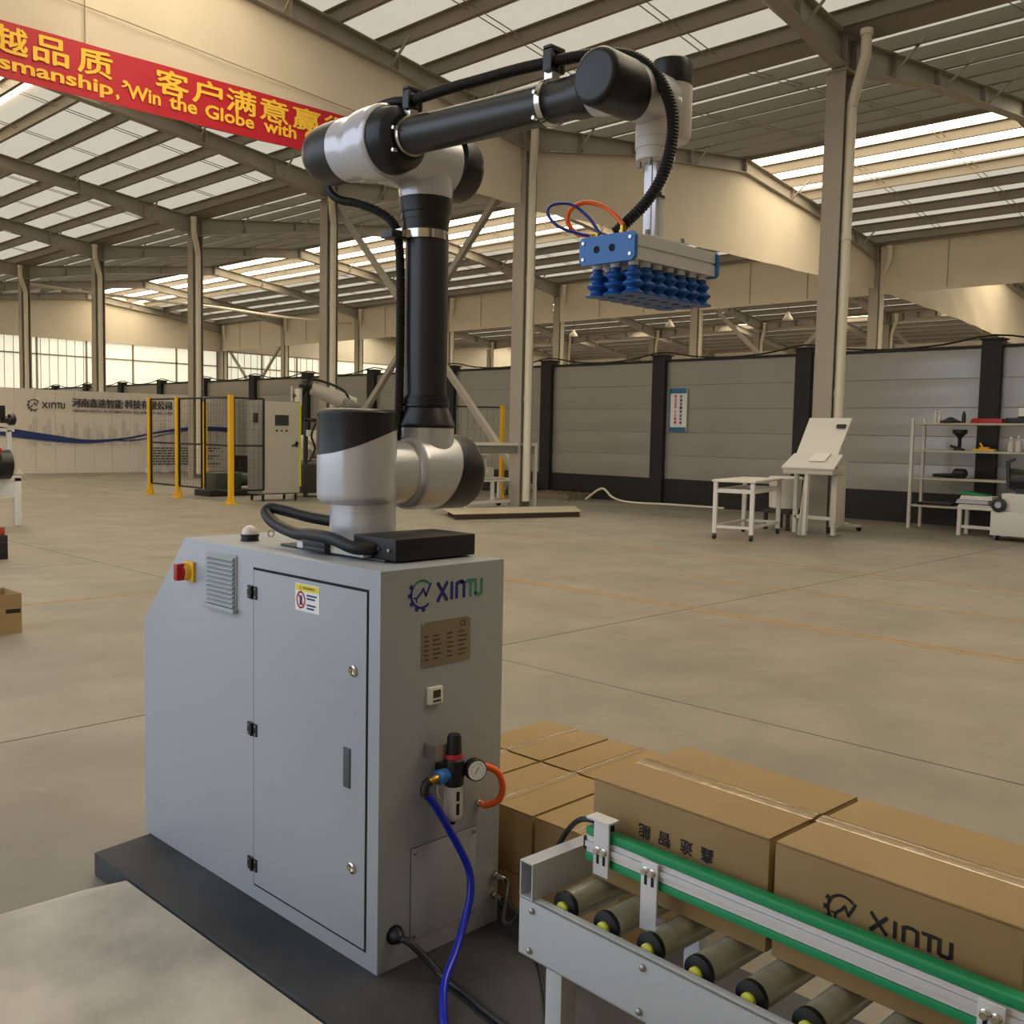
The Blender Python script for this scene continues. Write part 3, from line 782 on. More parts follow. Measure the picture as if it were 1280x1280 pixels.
part('upper_case', MB().box(13.7, 14.1, 14.45, 14.75, .84, 1.08).box(13.66, 14.14, 14.42, 14.78, 1.06, 1.1), M_white, bx, bevel=.008)
part('lamp_button', MB().cyl((14.02, 14.35, .76), (14.02, 14.335, .76), .02, n=10), M_sign, bx)
tf = thing('tall_frame', 'slender white steel frame beside the downpipe', 'frame', (14.4, 14.2, 0))
part('frame', MB().box(15.17, 15.23, 14.1, 14.16, 0, 1.34).box(13.2, 13.26, 14.1, 14.16, 0, 1.34).box(13.26, 15.17, 14.1, 14.16, 1.28, 1.34), M_white, tf, smooth=False)
part('glass_sheet', MB().box(13.3, 15.15, 14.12, 14.14, 1.12, 1.28), M_cabg, tf, smooth=False)
st = thing('steel_sheet', 'flat pale sheet with dark edge lying on the floor', 'sheet', (13.0, 12.6, 0))
part('sheet', MB().prism([(11.7, 12.78, .09), (14.2, 12.0, .09), (15.2, 13.0, .09), (12.4, 13.9, .09)], (0, 0, .012)), mat('sheet_pale', (176, 166, 140), .35), st, smooth=False)
part('bearer', MB().beam((11.75, 12.80, .045), (14.18, 12.04, .045), .06, .09), mat('bearer_brown', (58, 42, 36), .7), st, smooth=False)
part('bearer', MB().beam((12.5, 13.8, .045), (15.1, 12.98, .045), .06, .09), mat('bearer_brown', (58, 42, 36), .7), st, smooth=False)
db = thing('pallet', 'splayed timber pallet lying against the fence base', 'pallet', (17.9, 15.9, 0))
for i in range(5): part('slat', MB().beam((17.5, 15.3 + .3 * i, .14), (18.4, 15.3 + .3 * i, .14), .09, .022), mat('timber', (128, 116, 96), .8), db, smooth=False)
for x in (17.55, 17.95, 18.35): part('bearer', MB().box(x - .04, x + .04, 15.2, 16.6, 0, .128), mat('timber', (128, 116, 96), .8), db, smooth=False)
rng = random.Random(3)
sc = thing('scrap_heap', 'small grey heap of scrap cable and fittings by the fence', 'scrap', (17.9, 17.3, 0))
for i in range(26):
    x, yy, z = 17.9 + rng.uniform(-.35, .35), 17.3 + rng.uniform(-.5, .5), rng.uniform(.05, .32)
    part('scrap_piece', MB().obox((x, yy, z), (rng.uniform(.05, .16), rng.uniform(-.05, .05), 0), (0, rng.uniform(.04, .12), rng.uniform(-.03, .03)), (0, 0, rng.uniform(.03, .08))), rng.choice([M_cabg, M_post, M_steel, M_cabw]), sc, smooth=False)
single('floor_hose', MB().tube(spline([(17.9, 15.0, .03), (18.0, 14.6, .3), (17.9, 14.2, .12), (18.0, 13.8, .03), (18.2, 12.8, .03), (18.3, 11.5, .03)], 5), .025, 8), M_pipe, 'pale hose trailing along the foot of the fence', 'hose')

# ================================================================== TABLE, CONSOLE, STAND
FRAME[0] = ((12.96, 7.65, 0), .25)
tb = thing('white_table', 'white steel table on castors in front of the console', 'table', (12.96, 7.65, 0))
x0, x1, ya, yb = 12.96, 14.46, 7.65, 8.25
part('tabletop', MB().box(x0 - .03, x1 + .03, ya - .03, yb + .03, .86, .895), M_white, tb, bevel=.004)
part('apron', MB().box(x0, x1, ya, ya + .03, .70, .76).box(x0, x1, yb - .03, yb, .70, .76).box(x0, x0 + .03, ya, yb, .70, .76).box(x1 - .03, x1, ya, yb, .70, .76), M_white, tb, smooth=False)
part('lower_rail', MB().box(x0, x1, ya + .01, ya + .04, .17, .21).box(x0, x1, yb - .04, yb - .01, .17, .21).box(x0, x0 + .03, ya, yb, .17, .21).box(x1 - .03, x1, ya, yb, .17, .21), M_white, tb, smooth=False)
for x in (x0 + .02, x1 - .02):
    for yy in (ya + .02, yb - .02):
        part('leg', MB().box(x - .03, x + .03, yy - .03, yy + .03, .09, .86), M_white, tb, smooth=False)
        part('caster', MB().cyl((x, yy - .02, .045), (x, yy + .02, .045), .045, n=12), M_black, tb)
FRAME[0] = None

cs = thing('sloping_console', 'white operator console with tilted back panel below the column', 'console', (14.3, 7.45, 0))
part('back_panel', MB().prism([(14.30, 7.72, 1.28), (14.30, 7.03, 1.28), (14.62, 6.98, 1.86), (14.62, 7.68, 1.86)], (.03, 0, -.015)), M_white, cs, bevel=.004)
part('desk', MB().prism([(14.0, 7.80, 1.09), (14.0, 6.93, 1.09), (14.32, 6.95, 1.30), (14.32, 7.76, 1.30)], (.01, 0, -.03)), M_white, cs, bevel=.004)
part('desk_box', MB().box(14.02, 14.36, 6.96, 7.78, .99, 1.08), M_cabw, cs, bevel=.006)
part('side_panel', MB().box(14.2, 14.5, 6.97, 7.06, .22, 1.2), M_cabw, cs, bevel=.006)
part('front_leg', MB().beam((14.05, 7.38, 1.0), (14.22, 7.56, .04), .06, .06).beam((14.05, 7.38, 1.0), (14.1, 7.42, .05), .05, .05), M_white, cs, smooth=False)
for yy in (7.1, 7.75): part('leg', MB().box(14.38, 14.44, yy - .03, yy + .03, .05, 1.0), M_white, cs, smooth=False)
part('cross_rail', MB().box(14.38, 14.44, 7.1, 7.75, .28, .33), M_white, cs, smooth=False)
part('papers', MB().prism([(14.12, 7.40, 1.186), (14.12, 7.15, 1.186), (14.3, 7.13, 1.303), (14.3, 7.38, 1.303)], (-.01, 0, .012)), M_sign, cs, smooth=False)
part('switch_plate', MB().prism([(14.52, 7.17, 1.70), (14.52, 7.03, 1.70), (14.55, 7.03, 1.75), (14.55, 7.17, 1.75)], (-.03, 0, .012)), M_black, cs, smooth=False)
bn2 = thing('waste_bin', 'pale rounded bin standing under the console', 'bin', (15.25, 8.4, 0))
part('tub', MB().lathe((15.25, 8.4, .33), (0, 0, 1), [(0, .2), (.04, .26), (.5, .27), (.53, .29), (.56, .27)], 20), M_white, bn2)
part('stand', MB().box(14.95, 15.55, 8.15, 8.65, .28, .33).box(14.97, 15.02, 8.17, 8.22, 0, .28).box(15.48, 15.53, 8.58, 8.63, 0, .28).box(14.97, 15.02, 8.58, 8.63, 0, .28).box(15.48, 15.53, 8.17, 8.22, 0, .28), mat('bearer_brown', (58, 42, 36), .7), bn2, smooth=False)
ws = thing('wheeled_stand', 'slim wheeled stand behind the console', 'stand', (16.0, 7.75, 0))
part('post', MB().box(15.97, 16.03, 7.72, 7.78, .1, 1.0), M_white, ws, smooth=False)
part('foot', MB().box(15.97, 16.03, 7.4, 8.1, .07, .11).box(15.75, 16.25, 7.72, 7.78, .07, .11), M_white, ws, smooth=False)
for yy in (7.43, 8.07): part('caster', MB().cyl((15.98, yy, .04), (16.02, yy, .04), .04, n=12), M_black, ws)
dc = thing('document_case', 'upright white case leaning behind the console', 'case', (15.4, 7.8, 0))
part('case', MB().box(15.3, 15.55, 7.6, 8.05, 0, 1.0), M_sign, dc, bevel=.02)
part('handle', MB().box(15.29, 15.3, 7.75, 7.85, .8, .9), M_cabg, dc)

# ================================================================== SHELF RACK AND ITS THINGS
sh = thing('shelf_rack', 'pale four-shelf steel rack against the grey fence at right', 'shelf', (17.7, 6.3, 0))
X0, X1, YA, YB = 17.45, 17.95, 5.3, 7.2
for x in (X0, X1):
    for yy in (YA, YB): part('upright', MB().box(x - .025, x + .025, yy - .025, yy + .025, 0, 1.93), M_white, sh, smooth=False)
SZ = (.42, .90, 1.38, 1.85)
for z in SZ: part('shelf_board', MB().box(X0, X1, YA, YB, z - .035, z), M_cabw, sh, bevel=.003)
def item(name, mb, m, label, cat, **k): return single(name, mb, m, label, cat, **k)
item('parts_tray', MB().box(17.5, 17.8, 5.75, 6.25, 1.85, 1.92).box(17.52, 17.78, 5.77, 6.23, 1.92, 1.93), M_redk, 'flat red tray on the top shelf of the rack', 'tray', bevel=.008)
item('tool_case', MB().box(17.5, 17.8, 5.32, 5.7, 1.85, 1.94).box(17.6, 17.7, 5.45, 5.55, 1.94, 1.965), M_black, 'flat black case right of the red tray', 'case', bevel=.01)
item('black_fitting', MB().lathe((17.6, 6.62, 1.85), (0, 0, 1), [(0, .17), (.03, .17), (.06, .1), (.1, .04)], 16), M_black, 'flat black fitting near middle of the top shelf', 'fitting')
item('spray_can', MB().lathe((17.6, 6.40, 1.85), (0, 0, 1), [(0, .033), (.15, .033), (.17, .02), (.2, .02)], 12), M_black, 'thin black can beside the black fitting on the top shelf', 'can')
item('white_carton', MB().box(17.5, 17.7, 5.35, 5.5, 1.965, 2.1), M_sign, 'small white carton on the flat black case', 'box', bevel=.005)
for i, yy in enumerate((7.0, 6.93)):
    bt = thing('clear_bottle', ['clear bottle at the far left end of the top shelf', 'clear bottle second from the left on the top shelf'][i], 'bottle', (17.6, yy - .12, 1.85), 'bottles on the rack')
    part('body', MB().lathe((17.6, yy - .12, 1.85), (0, 0, 1), [(0, .035), (.13, .035), (.16, .015), (.19, .015)], 12), M_glassw, bt)
    part('cap', MB().cyl((17.6, yy - .12, 2.04), (17.6, yy - .12, 2.06), .018, n=10), M_sign, bt)
item('funnel_stand', MB().lathe((17.6, 6.45, 1.38), (0, 0, 1), [(0, .10), (.03, .09), (.05, .03), (.2, .03), (.24, .05), (.3, .12), (.36, .12)], 14).cyl((17.6, 6.45, 1.42), (17.6, 6.6, 1.46), .025, n=8), M_black, 'black funnel-shaped holder on the second shelf', 'holder')
item('yellow_clamp', MB().box(17.5, 17.65, 5.85, 6.2, 1.38, 1.42).beam((17.57, 6.03, 1.4), (17.57, 6.1, 1.52), .03, .03).box(17.52, 17.62, 5.95, 6.1, 1.42, 1.45), M_yel, 'yellow clamp lying on the second shelf', 'clamp', bevel=.006)
for i, (yy, h) in enumerate(((5.62, .22), (5.5, .24))):
    bt = thing('detergent_bottle', ['smaller white bottle on the second shelf by the post', 'taller white bottle on the second shelf by the post'][i], 'bottle', (17.6, yy, 1.38), 'bottles on the rack')
    part('body', MB().lathe((17.6, yy, 1.38), (0, 0, 1), [(0, .05), (h * .7, .05), (h * .85, .02), (h, .02)], 12), M_glassw, bt)
    part('cap', MB().cyl((17.6, yy, 1.38 + h), (17.6, yy, 1.41 + h), .025, n=10), M_sign, bt)
item('cable_coil', MB().tube([(17.65 + .12 * math.cos(a * .5), 6.65 + .22 * math.sin(a * .5), .93 + .012 * (a % 12) * .3) for a in range(38)], .028, 8), M_rubber, 'black coil of cable on the third shelf', 'cable')
item('motor_lump', MB().lathe((17.6, 6.3, .99), (0, 1, 0), [(0, .05), (.03, .085), (.2, .085), (.24, .04)], 14), M_black, 'short black motor beside the cable coil', 'motor')
item('hand_drill', MB().box(17.58, 17.64, 5.5, 5.58, .90, 1.04).lathe((17.61, 5.44, 1.07), (0, 1, 0), [(0, .02), (.05, .035), (.18, .04), (.2, .03)], 12), M_black, 'black hand drill standing on the third shelf', 'tool')
item('flat_panel', MB().box(17.5, 17.85, 6.5, 7.1, .42, .47), M_black, 'flat black panel on the bottom shelf', 'panel', bevel=.005)
bk = thing('stacked_binder', 'green binder on top of the paper stack', 'binder', (17.4, 6.05, .64))
part('cover', MB().obox((17.45, 6.1, .665), (.15, 0, 0), (0, .22, .025), (0, 0, .02)), mat('binder_green', (40, 140, 84), .5), bk, bevel=.004)
for i, (m, z, dy, l) in enumerate(((M_sign, .45, 0, 'thick lower white paper bundle on the bottom shelf'), (mat('paper_grey', (190, 192, 206), .6), .53, .03, 'grey-blue paper bundle in the middle of the stack'), (M_sign, .60, -.03, 'thin white paper bundle under the green binder'))):
    b_ = thing('paper_bundle', l, 'papers', (17.45, 6.05, z - .03), 'paper bundles on the rack')
    for q in range(3): part('sheet_block', MB().box(17.3, 17.62, 5.8 + dy, 6.32 + dy - .01 * q, z - .03 + .022 * q, z - .01 + .022 * q), m, b_, smooth=False)
be = thing('white_bench', 'low white steel bench in front of the rack', 'bench', (17.0, 5.9, 0))
part('seat', MB().box(16.85, 17.25, 5.5, 6.15, .43, .47), M_white, be, bevel=.004)
for x in (16.88, 17.22):
    for yy in (5.53, 6.12): part('leg', MB().box(x - .03, x + .03, yy - .03, yy + .03, 0, .43), M_white, be, smooth=False)
part('stretcher', MB().box(16.87, 16.9, 5.53, 6.12, .12, .17), M_white, be, smooth=False)
mm = thing('sealing_machine', 'white box machine with black motor at the right picture edge', 'machine', (16.7, 5.1, 0))
part('lower_case', MB().box(16.4, 17.0, 4.5, 5.48, .08, .46), M_white, mm, bevel=.015)
part('upper_case', MB().box(16.45, 16.95, 4.5, 5.35, .46, .74), M_white, mm, bevel=.015)
part('motor', MB().lathe((16.7, 5.3, .95), (0, -1, 0), [(0, .1), (.04, .17), (.5, .17), (.55, .1)], 18).box(16.6, 16.8, 4.7, 5.2, .74, .86), M_black, mm)
part('lever', MB().beam((16.6, 5.3, .8), (16.6, 5.33, 1.25), .05, .05).beam((16.6, 5.33, 1.22), (16.6, 5.22, 1.28), .04, .04), M_black, mm, smooth=False)
part('hand_wheel', MB().lathe((16.42, 5.36, .56), (-1, 0, 0), [(0, .03), (.01, .11), (.05, .11), (.06, .03)], 20), M_black, mm)
part('wheel_hub', MB().lathe((16.36, 5.36, .56), (-1, 0, 0), [(0, .05), (.012, .05)], 14), M_steel, mm)
for yy in (4.6, 5.4): part('caster', MB().cyl((16.5, yy - .02, .045), (16.5, yy + .02, .045), .045, n=12), M_black, mm)

# ================================================================== LEFT EDGE
lm = thing('assembly_machine', 'partly seen white framed machine at the left picture edge', 'machine', (5.0, 15.7, 0))
part('frame', MB().box(5.44, 5.54, 15.6, 15.7, 0, .72).box(5.05, 5.13, 15.6, 15.7, 0, .72).box(4.4, 5.54, 15.6, 15.7, .66, .74).box(4.4, 4.5, 15.6, 15.7, 0, .72).box(5.05, 5.54, 15.61, 15.69, .42, .66), M_white, lm, bevel=.006)
part('upper_frame', MB().box(5.36, 5.42, 15.62, 15.68, .74, 1.42).box(4.4, 5.46, 15.62, 15.68, 1.40, 1.45), M_white, lm, smooth=False)
part('head', MB().box(4.6, 5.3, 15.5, 15.7, 1.6, 1.78).lathe((5.25, 15.6, 1.58), (1, 0, 0), [(0, .06), (.1, .06), (.13, .09), (.2, .09), (.22, .05)], 14), M_black, lm, bevel=.01)
part('drive', MB().lathe((5.15, 15.55, .92), (1, 0, 0), [(0, .1), (.04, .22), (.2, .22), (.24, .12)], 18).box(4.9, 5.3, 15.5, 15.6, .74, .9), M_black, lm)
part('red_knob', MB().lathe((5.18, 15.5, 1.1), (0, -1, 0), [(0, .05), (.03, .07), (.06, .05)], 14), M_redk, lm)
lb = thing('parts_crate', 'dark crate with orange top at the left picture edge', 'crate', (3.85, 11.9, 0))
part('crate', MB().box(3.6, 4.02, 11.76, 12.1, 0, .27).box(3.62, 4.0, 11.75, 11.76, .06, .1).box(3.62, 4.0, 11.75, 11.76, .16, .2), M_post, lb, bevel=.008)
part('lid', MB().box(3.62, 4.0, 11.78, 12.08, .27, .36), mat('orange_dull', (150, 62, 40), .6), lb, bevel=.01)
lc = thing('open_carton', 'open cardboard carton on the floor at the left edge', 'carton', (2.45, 7.6, 0))
mb = MB().box(2.2, 2.65, 7.5, 7.508, 0, .29).box(2.2, 2.65, 7.83, 7.838, 0, .29).box(2.642, 2.65, 7.508, 7.83, 0, .29).box(2.2, 2.208, 7.508, 7.83, 0, .29).box(2.208, 2.642, 7.508, 7.83, 0, .008)
part('carton_walls', mb, M_card, lc, smooth=False)
part('print_mark', rect(MB(), (2.2, 7.5, 0), (1, 0, 0), (0, 0, 1), .34, .44, .15, .18, .0015), M_ink, lc, smooth=False)
single('white_post', MB().box(2.36, 2.385, 7.36, 7.385, 0.02, .62).box(2.34, 2.405, 7.34, 7.405, 0, .02), M_white, 'thin white post beside the open carton at left edge', 'post', smooth=False)

# ================================================================== DARK BASE AND RAMP
single('base_slab', MB().prism([(1.36, 3.24, 0), (2.3, 3.36, 0), (2.3, -.6, 0), (1.15, -.6, 0), (1.15, 1.7, 0), (1.36, 1.78, 0)], (0, 0, .08)), M_slab, 'dark grey base slab under the robot cabinet', 'slab', bevel=.006)
# the pale ramp beside it: top flush with the slab's edge, falling to the floor away from it
rp = MB()
rp.add([(1.352, 2.98, .072), (1.352, 1.79, .072), (.75, 1.5, .036), (.75, 2.98, .036), (.2, 1.3, .001), (.2, 3.05, .001), (1.30, 3.155, .001), (.7, 3.18, .001), (1.352, 2.98, 0), (1.352, 1.79, 0)],
       [(0, 3, 2, 1), (3, 5, 4, 2), (0, 6, 7, 3), (3, 7, 5), (0, 1, 9, 8), (0, 8, 6), (1, 2, 4, 9)])
single('concrete_ramp', rp, M_ramp, 'pale worn ramp in the lower left corner', 'ramp', smooth=False)

# ================================================================== ROBOT CABINET
CX0, CX1, CY0, CY1, Z0, Z1 = 1.567, 2.012, 1.982, 3.296, .08, 1.147
cab = thing('robot_cabinet', 'light grey steel cabinet with chamfered end carrying the robot arm', 'cabinet', ((CX0 + CX1) / 2, (CY0 + CY1) / 2, Z0))
part('body', MB().prism([(CX0, CY0, Z0), (CX0, CY1, Z0), (CX0, CY1, .833), (CX0, 3.0, Z1), (CX0, CY0, Z1)], (CX1 - CX0, 0, 0)), M_grey, cab, bevel=.003)
part('door_gap', MB().box(CX0 - .0012, CX0 + .002, 2.029, 2.583, .126, 1.095), M_gap, cab, smooth=False)
door = part('door', MB().box(CX0 - .004, CX0 - .0012, 2.034, 2.577, .133, 1.088), M_grey, cab, bevel=.0012)
for z in (1.02, .607, .191):
    mb = MB().box(CX0 - .007, CX0 - .001, 2.557, 2.580, z - .019, z + .019).box(CX0 - .007, CX0 - .001, 2.584, 2.609, z - .019, z + .019)
    mb.cyl((CX0 - .009, 2.582, z - .019), (CX0 - .009, 2.582, z + .019), .005, n=10)
    h = part('hinge', mb, M_black, cab)
    for yy in (2.565, 2.601):
        for dz in (-.012, .012): part('screw', MB().cyl((CX0 - .007, yy, z + dz), (CX0 - .0085, yy, z + dz), .0035, n=8), M_steel, h)
for z in (.875, .341):
    k = part('lock', MB().lathe((CX0 - .004, 2.086, z), (-1, 0, 0), [(0, .0155), (.006, .0155), (.009, .012), (.006, .010), (.002, .010)], 20), M_chrome, door)
part('recessed_handle', MB().box(CX0 - .006, CX0 - .003, 2.096, 2.128, .553, .662).box(CX0 - .0075, CX0 - .006, 2.099, 2.103, .556, .659), mat('handle_grey', (74, 76, 80), .4), door, bevel=.001)
# warning label on the door
U, W_ = V((0, -1, 0)), V((0, 0, 1))          # the door face seen from the -X side
lo = V((CX0 - .0042, 2.358, 1.000))
lb1 = part('warning_label', rect(MB(), lo, U, W_, 0, .116, 0, .077, .0006), M_sign, door, 'white and yellow warning label', smooth=False)
part('label_header', rect(MB(), lo, U, W_, .003, .113, .057, .074, .0010), mat('label_yellow', (232, 208, 50), .5), door, smooth=False)
mb = text_mb('⚠ WARNING', lo + U * .02 + W_ * .0605, U, W_, .075, .0105, .01, .0014)
part('label_lettering', mb, M_ink, door, smooth=False)
mb = MB()
c = lo + U * .028 + W_ * .031
stroke(mb, c, U, W_, [(.019 * math.cos(a * PI / 12), .022 * math.sin(a * PI / 12)) for a in range(25)], .005, .0012)
stroke(mb, c, U, W_, [(-.013, .016), (.013, -.016)], .004, .0014)
part('prohibition_sign', mb, M_redk, door, smooth=False)
mb = MB()
stroke(mb, c, U, W_, [(0, -.010), (0, .004)], .013, .0010)
for i in range(4): stroke(mb, c, U, W_, [(-.005 + .0034 * i, 0), (-.005 + .0034 * i, .012)], .0022, .0010)
for i, w in enumerate((.048, .040, 0, .044, .036)):
    if w: rect(mb, lo, U, W_, .056, .056 + w, .044 - .009 * i, .049 - .009 * i, .0010)
part('label_print', mb, M_wave, door, smooth=False)
# louvre plate
lv = part('louvre_plate', MB().box(CX0 - .004, CX0, 2.676, 2.852, .945, 1.120), M_greyd, cab, bevel=.002)
for i in range(11):
    z = .962 + .0142 * i
    part('louvre_blade', MB().prism([(CX0 - .004, 2.682, z), (CX0 - .015, 2.682, z - .002), (CX0 - .015, 2.682, z + .002), (CX0 - .004, 2.682, z + .0115)], (0, .164, 0)), M_greyd, lv, smooth=False)
part('louvre_lip', MB().box(CX0 - .019, CX0, 2.670, 2.858, .943, .957), M_greyd, lv, bevel=.002)
# rotary switch
rs = part('switch_plate', MB().box(CX0 - .010, CX0, 2.930, 2.994, 1.008, 1.074), M_yel, cab, 'yellow rotary switch plate', bevel=.004)
part('switch_collar', MB().lathe((CX0 - .010, 2.966, 1.041), (-1, 0, 0), [(0, .028), (.016, .026), (.018, .022)], 20), M_yel, rs)
part('switch_knob', MB().obox((CX0 - .038, 2.966, 1.041), (.014, 0, 0), (0, .012, 0), (0, 0, .027)).lathe((CX0 - .026, 2.966, 1.041), (-1, 0, 0), [(0, .022), (.01, .022)], 20), M_redk, rs, 'red rotary knob', bevel=.003)
# front face: logo, rating plate, display, access panel, glands
UF, WF = V((1, 0, 0)), V((0, 0, 1)); oF = V((0, CY0, 0))
def fp(x, z, d=0): return V((x, CY0 - d, z))
rt, rl, ar, xa_, tb_ = xintu_logo(fp(1.704, 1.076), UF, WF, .084, .162, .046, .0145, .000, .0008)
part('logo_ring_top', rt, M_teal, cab, smooth=False)
part('logo_ring', joined(rl, ar), M_navy, cab, smooth=False)
part('logo_word', xa_, M_navy, cab, smooth=False)
part('logo_word', tb_, M_teal, cab, 'teal half of the logo word', smooth=False)
np_ = part('rating_plate', MB().box(1.705, 1.882, CY0 - .003, CY0, .878, .999), M_plate, cab, bevel=.001)
mb = text_mb('CE', fp(1.840, .974, .003), UF, WF, .024, .017, .02, .0006)
rn = random.Random(5)
for cx, w in ((1.710, .020), (1.742, .032), (1.793, .028), (1.834, .036)):
    for r in range(6): rect(mb, fp(0, 0, .003), UF, WF, cx, cx + w * rn.uniform(.6, 1), .958 - r * .0125, .9625 - r * .0125, .0006)
part('plate_print', mb, mat('plate_ink', (84, 74, 62), .6), np_, smooth=False)
for x in (1.709, 1.878):
    for z in (.882, .995): part('rivet', MB().sphere((x, CY0 - .003, z), .0032, .0022, .0032, 8, 5), M_chrome, np_)
dp = part('pressure_display', MB().box(1.725, 1.773, CY0 - .014, CY0, .776, .822), M_sign, cab, 'small white digital display', bevel=.003)
part('display_screen', MB().box(1.737, 1.764, CY0 - .0148, CY0 - .013, .793, .814), M_screen, dp, smooth=False)
part('display_keys', MB().box(1.738, 1.746, CY0 - .0150, CY0 - .013, .782, .787).box(1.748, 1.755, CY0 - .0150, CY0 - .013, .782, .787).box(1.757, 1.765, CY0 - .0150, CY0 - .013, .782, .787), M_black, dp, smooth=False)
part('panel_gap', MB().box(1.676, 1.920, CY0 - .0006, CY0, .133, .392), mat('panel_shadow_gap', (70, 70, 70), .8), cab, smooth=False)
ap = part('access_panel', MB().box(1.678, 1.918, CY0 - .0026, CY0 - .0006, .135, .390), M_grey, cab, bevel=.0008)
for x in (1.689, 1.907):
    for z in (.147, .378): part('screw', MB().lathe((x, CY0 - .0026, z), (0, -1, 0), [(0, .0065), (.003, .006), (.005, .003)], 12), M_chrome, ap)
part('cable_gland', MB().lathe((1.622, CY0, .175), (0, -1, 0), [(0, .026), (.006, .026), (.007, .021), (.022, .019), (.03, .012), (.034, .009)], 18), M_rubber, cab)
for x, z, l in ((1.992, .225, .05), (1.990, .165, .04)):
    part('pneumatic_fitting', MB().lathe((x, CY0, z), (0, -1, 0), [(0, .013), (.012, .013), (.013, .009), (l * .7, .009), (l * .71, .007), (l, .007)], 12), M_chrome, cab)
# beacon on the top
bc = part('beacon_base', MB().lathe((1.683, 2.797, Z1), (0, 0, 1), [(0, .029), (.004, .029), (.005, .027), (.014, .027), (.015, .029), (.022, .029)], 24), M_rubber, cab)
part('beacon_dome', MB().sphere((1.683, 2.797, Z1 + .022), .026, .026, .028, 20, 8, 0, PI / 2), mat('dome_white', (222, 206, 200), .25), bc, 'white dome light')
part('eye_ring', MB().tube([(1.80 + .011 * math.cos(a * PI / 8), 2.86, Z1 + .012 + .011 * math.sin(a * PI / 8)) for a in range(17)], .0025, 6), M_steel, cab)
# air regulator with gauge
rg = part('air_regulator', MB().lathe((1.836, CY0 - .052, .556), (0, 0, 1), [(0, .024), (.004, .028), (.07, .028), (.075, .024)], 24).box(1.815, 1.857, CY0 - .03, CY0, .585, .61), M_black, cab, bevel=.001)
part('regulator_ring', MB().lathe((1.836, CY0 - .052, .631), (0, 0, 1), [(0, .025), (.012, .025)], 24), mat('ring_red', (196, 50, 70), .4), rg)
part('regulator_knob', MB().lathe((1.836, CY0 - .052, .643), (0, 0, 1), [(0, .021), (.045, .019), (.052, .016)], 16), M_rubber, rg)
part('mount_bracket', MB().box(1.772, 1.830, CY0 - .045, CY0 - .042, .632, .672).box(1.772, 1.776, CY0 - .045, CY0, .632, .672), M_steel, rg)
part('filter_bowl', MB().lathe((1.836, CY0 - .052, .458), (0, 0, 1), [(0, .014), (.006, .022), (.02, .026), (.098, .026)], 24), M_glassw, rg, 'frosted filter bowl with dark sight slots')
part('sight_slot', MB().box(1.824, 1.833, CY0 - .080, CY0 - .077, .52, .545).box(1.824, 1.833, CY0 - .080, CY0 - .077, .482, .512), M_gap, rg)
part('drain_cap', MB().lathe((1.836, CY0 - .052, .448), (0, 0, 1), [(0, .007), (.01, .009)], 12), M_rubber, rg)
gdir = V((-.35, -1, .05)).normalized(); gp = V((1.885, CY0 - .075, .597))
part('gauge_body', MB().lathe(gp, gdir, [(0, .022), (.003, .030), (.026, .030), (.028, .0285)], 28).cyl((1.855, CY0 - .055, .594), gp + gdir * .006, .016), M_black, rg)
gf = part('gauge_dial', MB().lathe(gp + gdir * .0282, gdir, [(0, .026), (.0006, .026)], 28), M_sign, rg, 'white gauge dial')
gu = gdir.cross(V((0, 0, 1))).normalized() * -1; gv = gdir.cross(gu).normalized()
gu = V((0, 0, 1)).cross(gdir).normalized() ; gv = V((0, 0, 1))
mb = MB(); gc = gp + gdir * .0295
stroke(mb, gc, gu, gv, [(-.006, -.008), (.004, .009)], .0022, .0004)
for a in range(-45, 226, 27): stroke(mb, gc, gu, gv, [(.017 * math.cos(math.radians(a)), .017 * math.sin(math.radians(a))), (.0195 * math.cos(math.radians(a)), .0195 * math.sin(math.radians(a)))], .0014, .0004)
part('gauge_needle', mb, M_ink, rg, smooth=False)
part('coupling', MB().lathe((1.812, CY0 - .052, .59), (-1, 0, -.06), [(0, .018), (.006, .02), (.012, .017), (.018, .02), (.034, .02), (.036, .016)], 18), M_blue, rg, 'blue quick coupling')
part('coupling_nose', MB().lathe((1.776, CY0 - .052, .588), (-1, 0, -.12), [(0, .012), (.02, .011), (.024, .009), (.03, .009)], 14), M_brass, rg)
part('hose_elbow', MB().tube([(1.748, CY0 - .052, .585), (1.738, CY0 - .052, .581), (1.732, CY0 - .053, .57), (1.733, CY0 - .054, .553)], .0125, 12), M_rubber, rg)
part('drain_tube', MB().tube([(1.778, CY0 - .053, .571), (1.775, CY0 - .054, .555), (1.779, CY0 - .055, .538), (1.783, CY0 - .056, .532)], .002, 6), M_sign, rg)
part('orange_tube', MB().tube(spline([(1.815, CY0 - .05, .592), (1.88, CY0 - .062, .588), (1.93, CY0 - .07, .56), (1.952, CY0 - .07, .515), (1.948, CY0 - .06, .475), (1.93, CY0 - .03, .455), (1.922, CY0 - .014, .457)], 8), .0095, 12), M_orange, rg, 'orange air tube')
part('tube_fitting', MB().lathe((1.922, CY0, .457), (0, -1, 0), [(0, .011), (.008, .011), (.009, .008), (.018, .008)], 12), M_chrome, rg)

for o_ in [rg] + [c for c in rg.children if not c.name.startswith(('tube_fitting', 'orange_tube'))]:
    o_.data.transform(Matrix.Translation((-.055, 0, 0)))
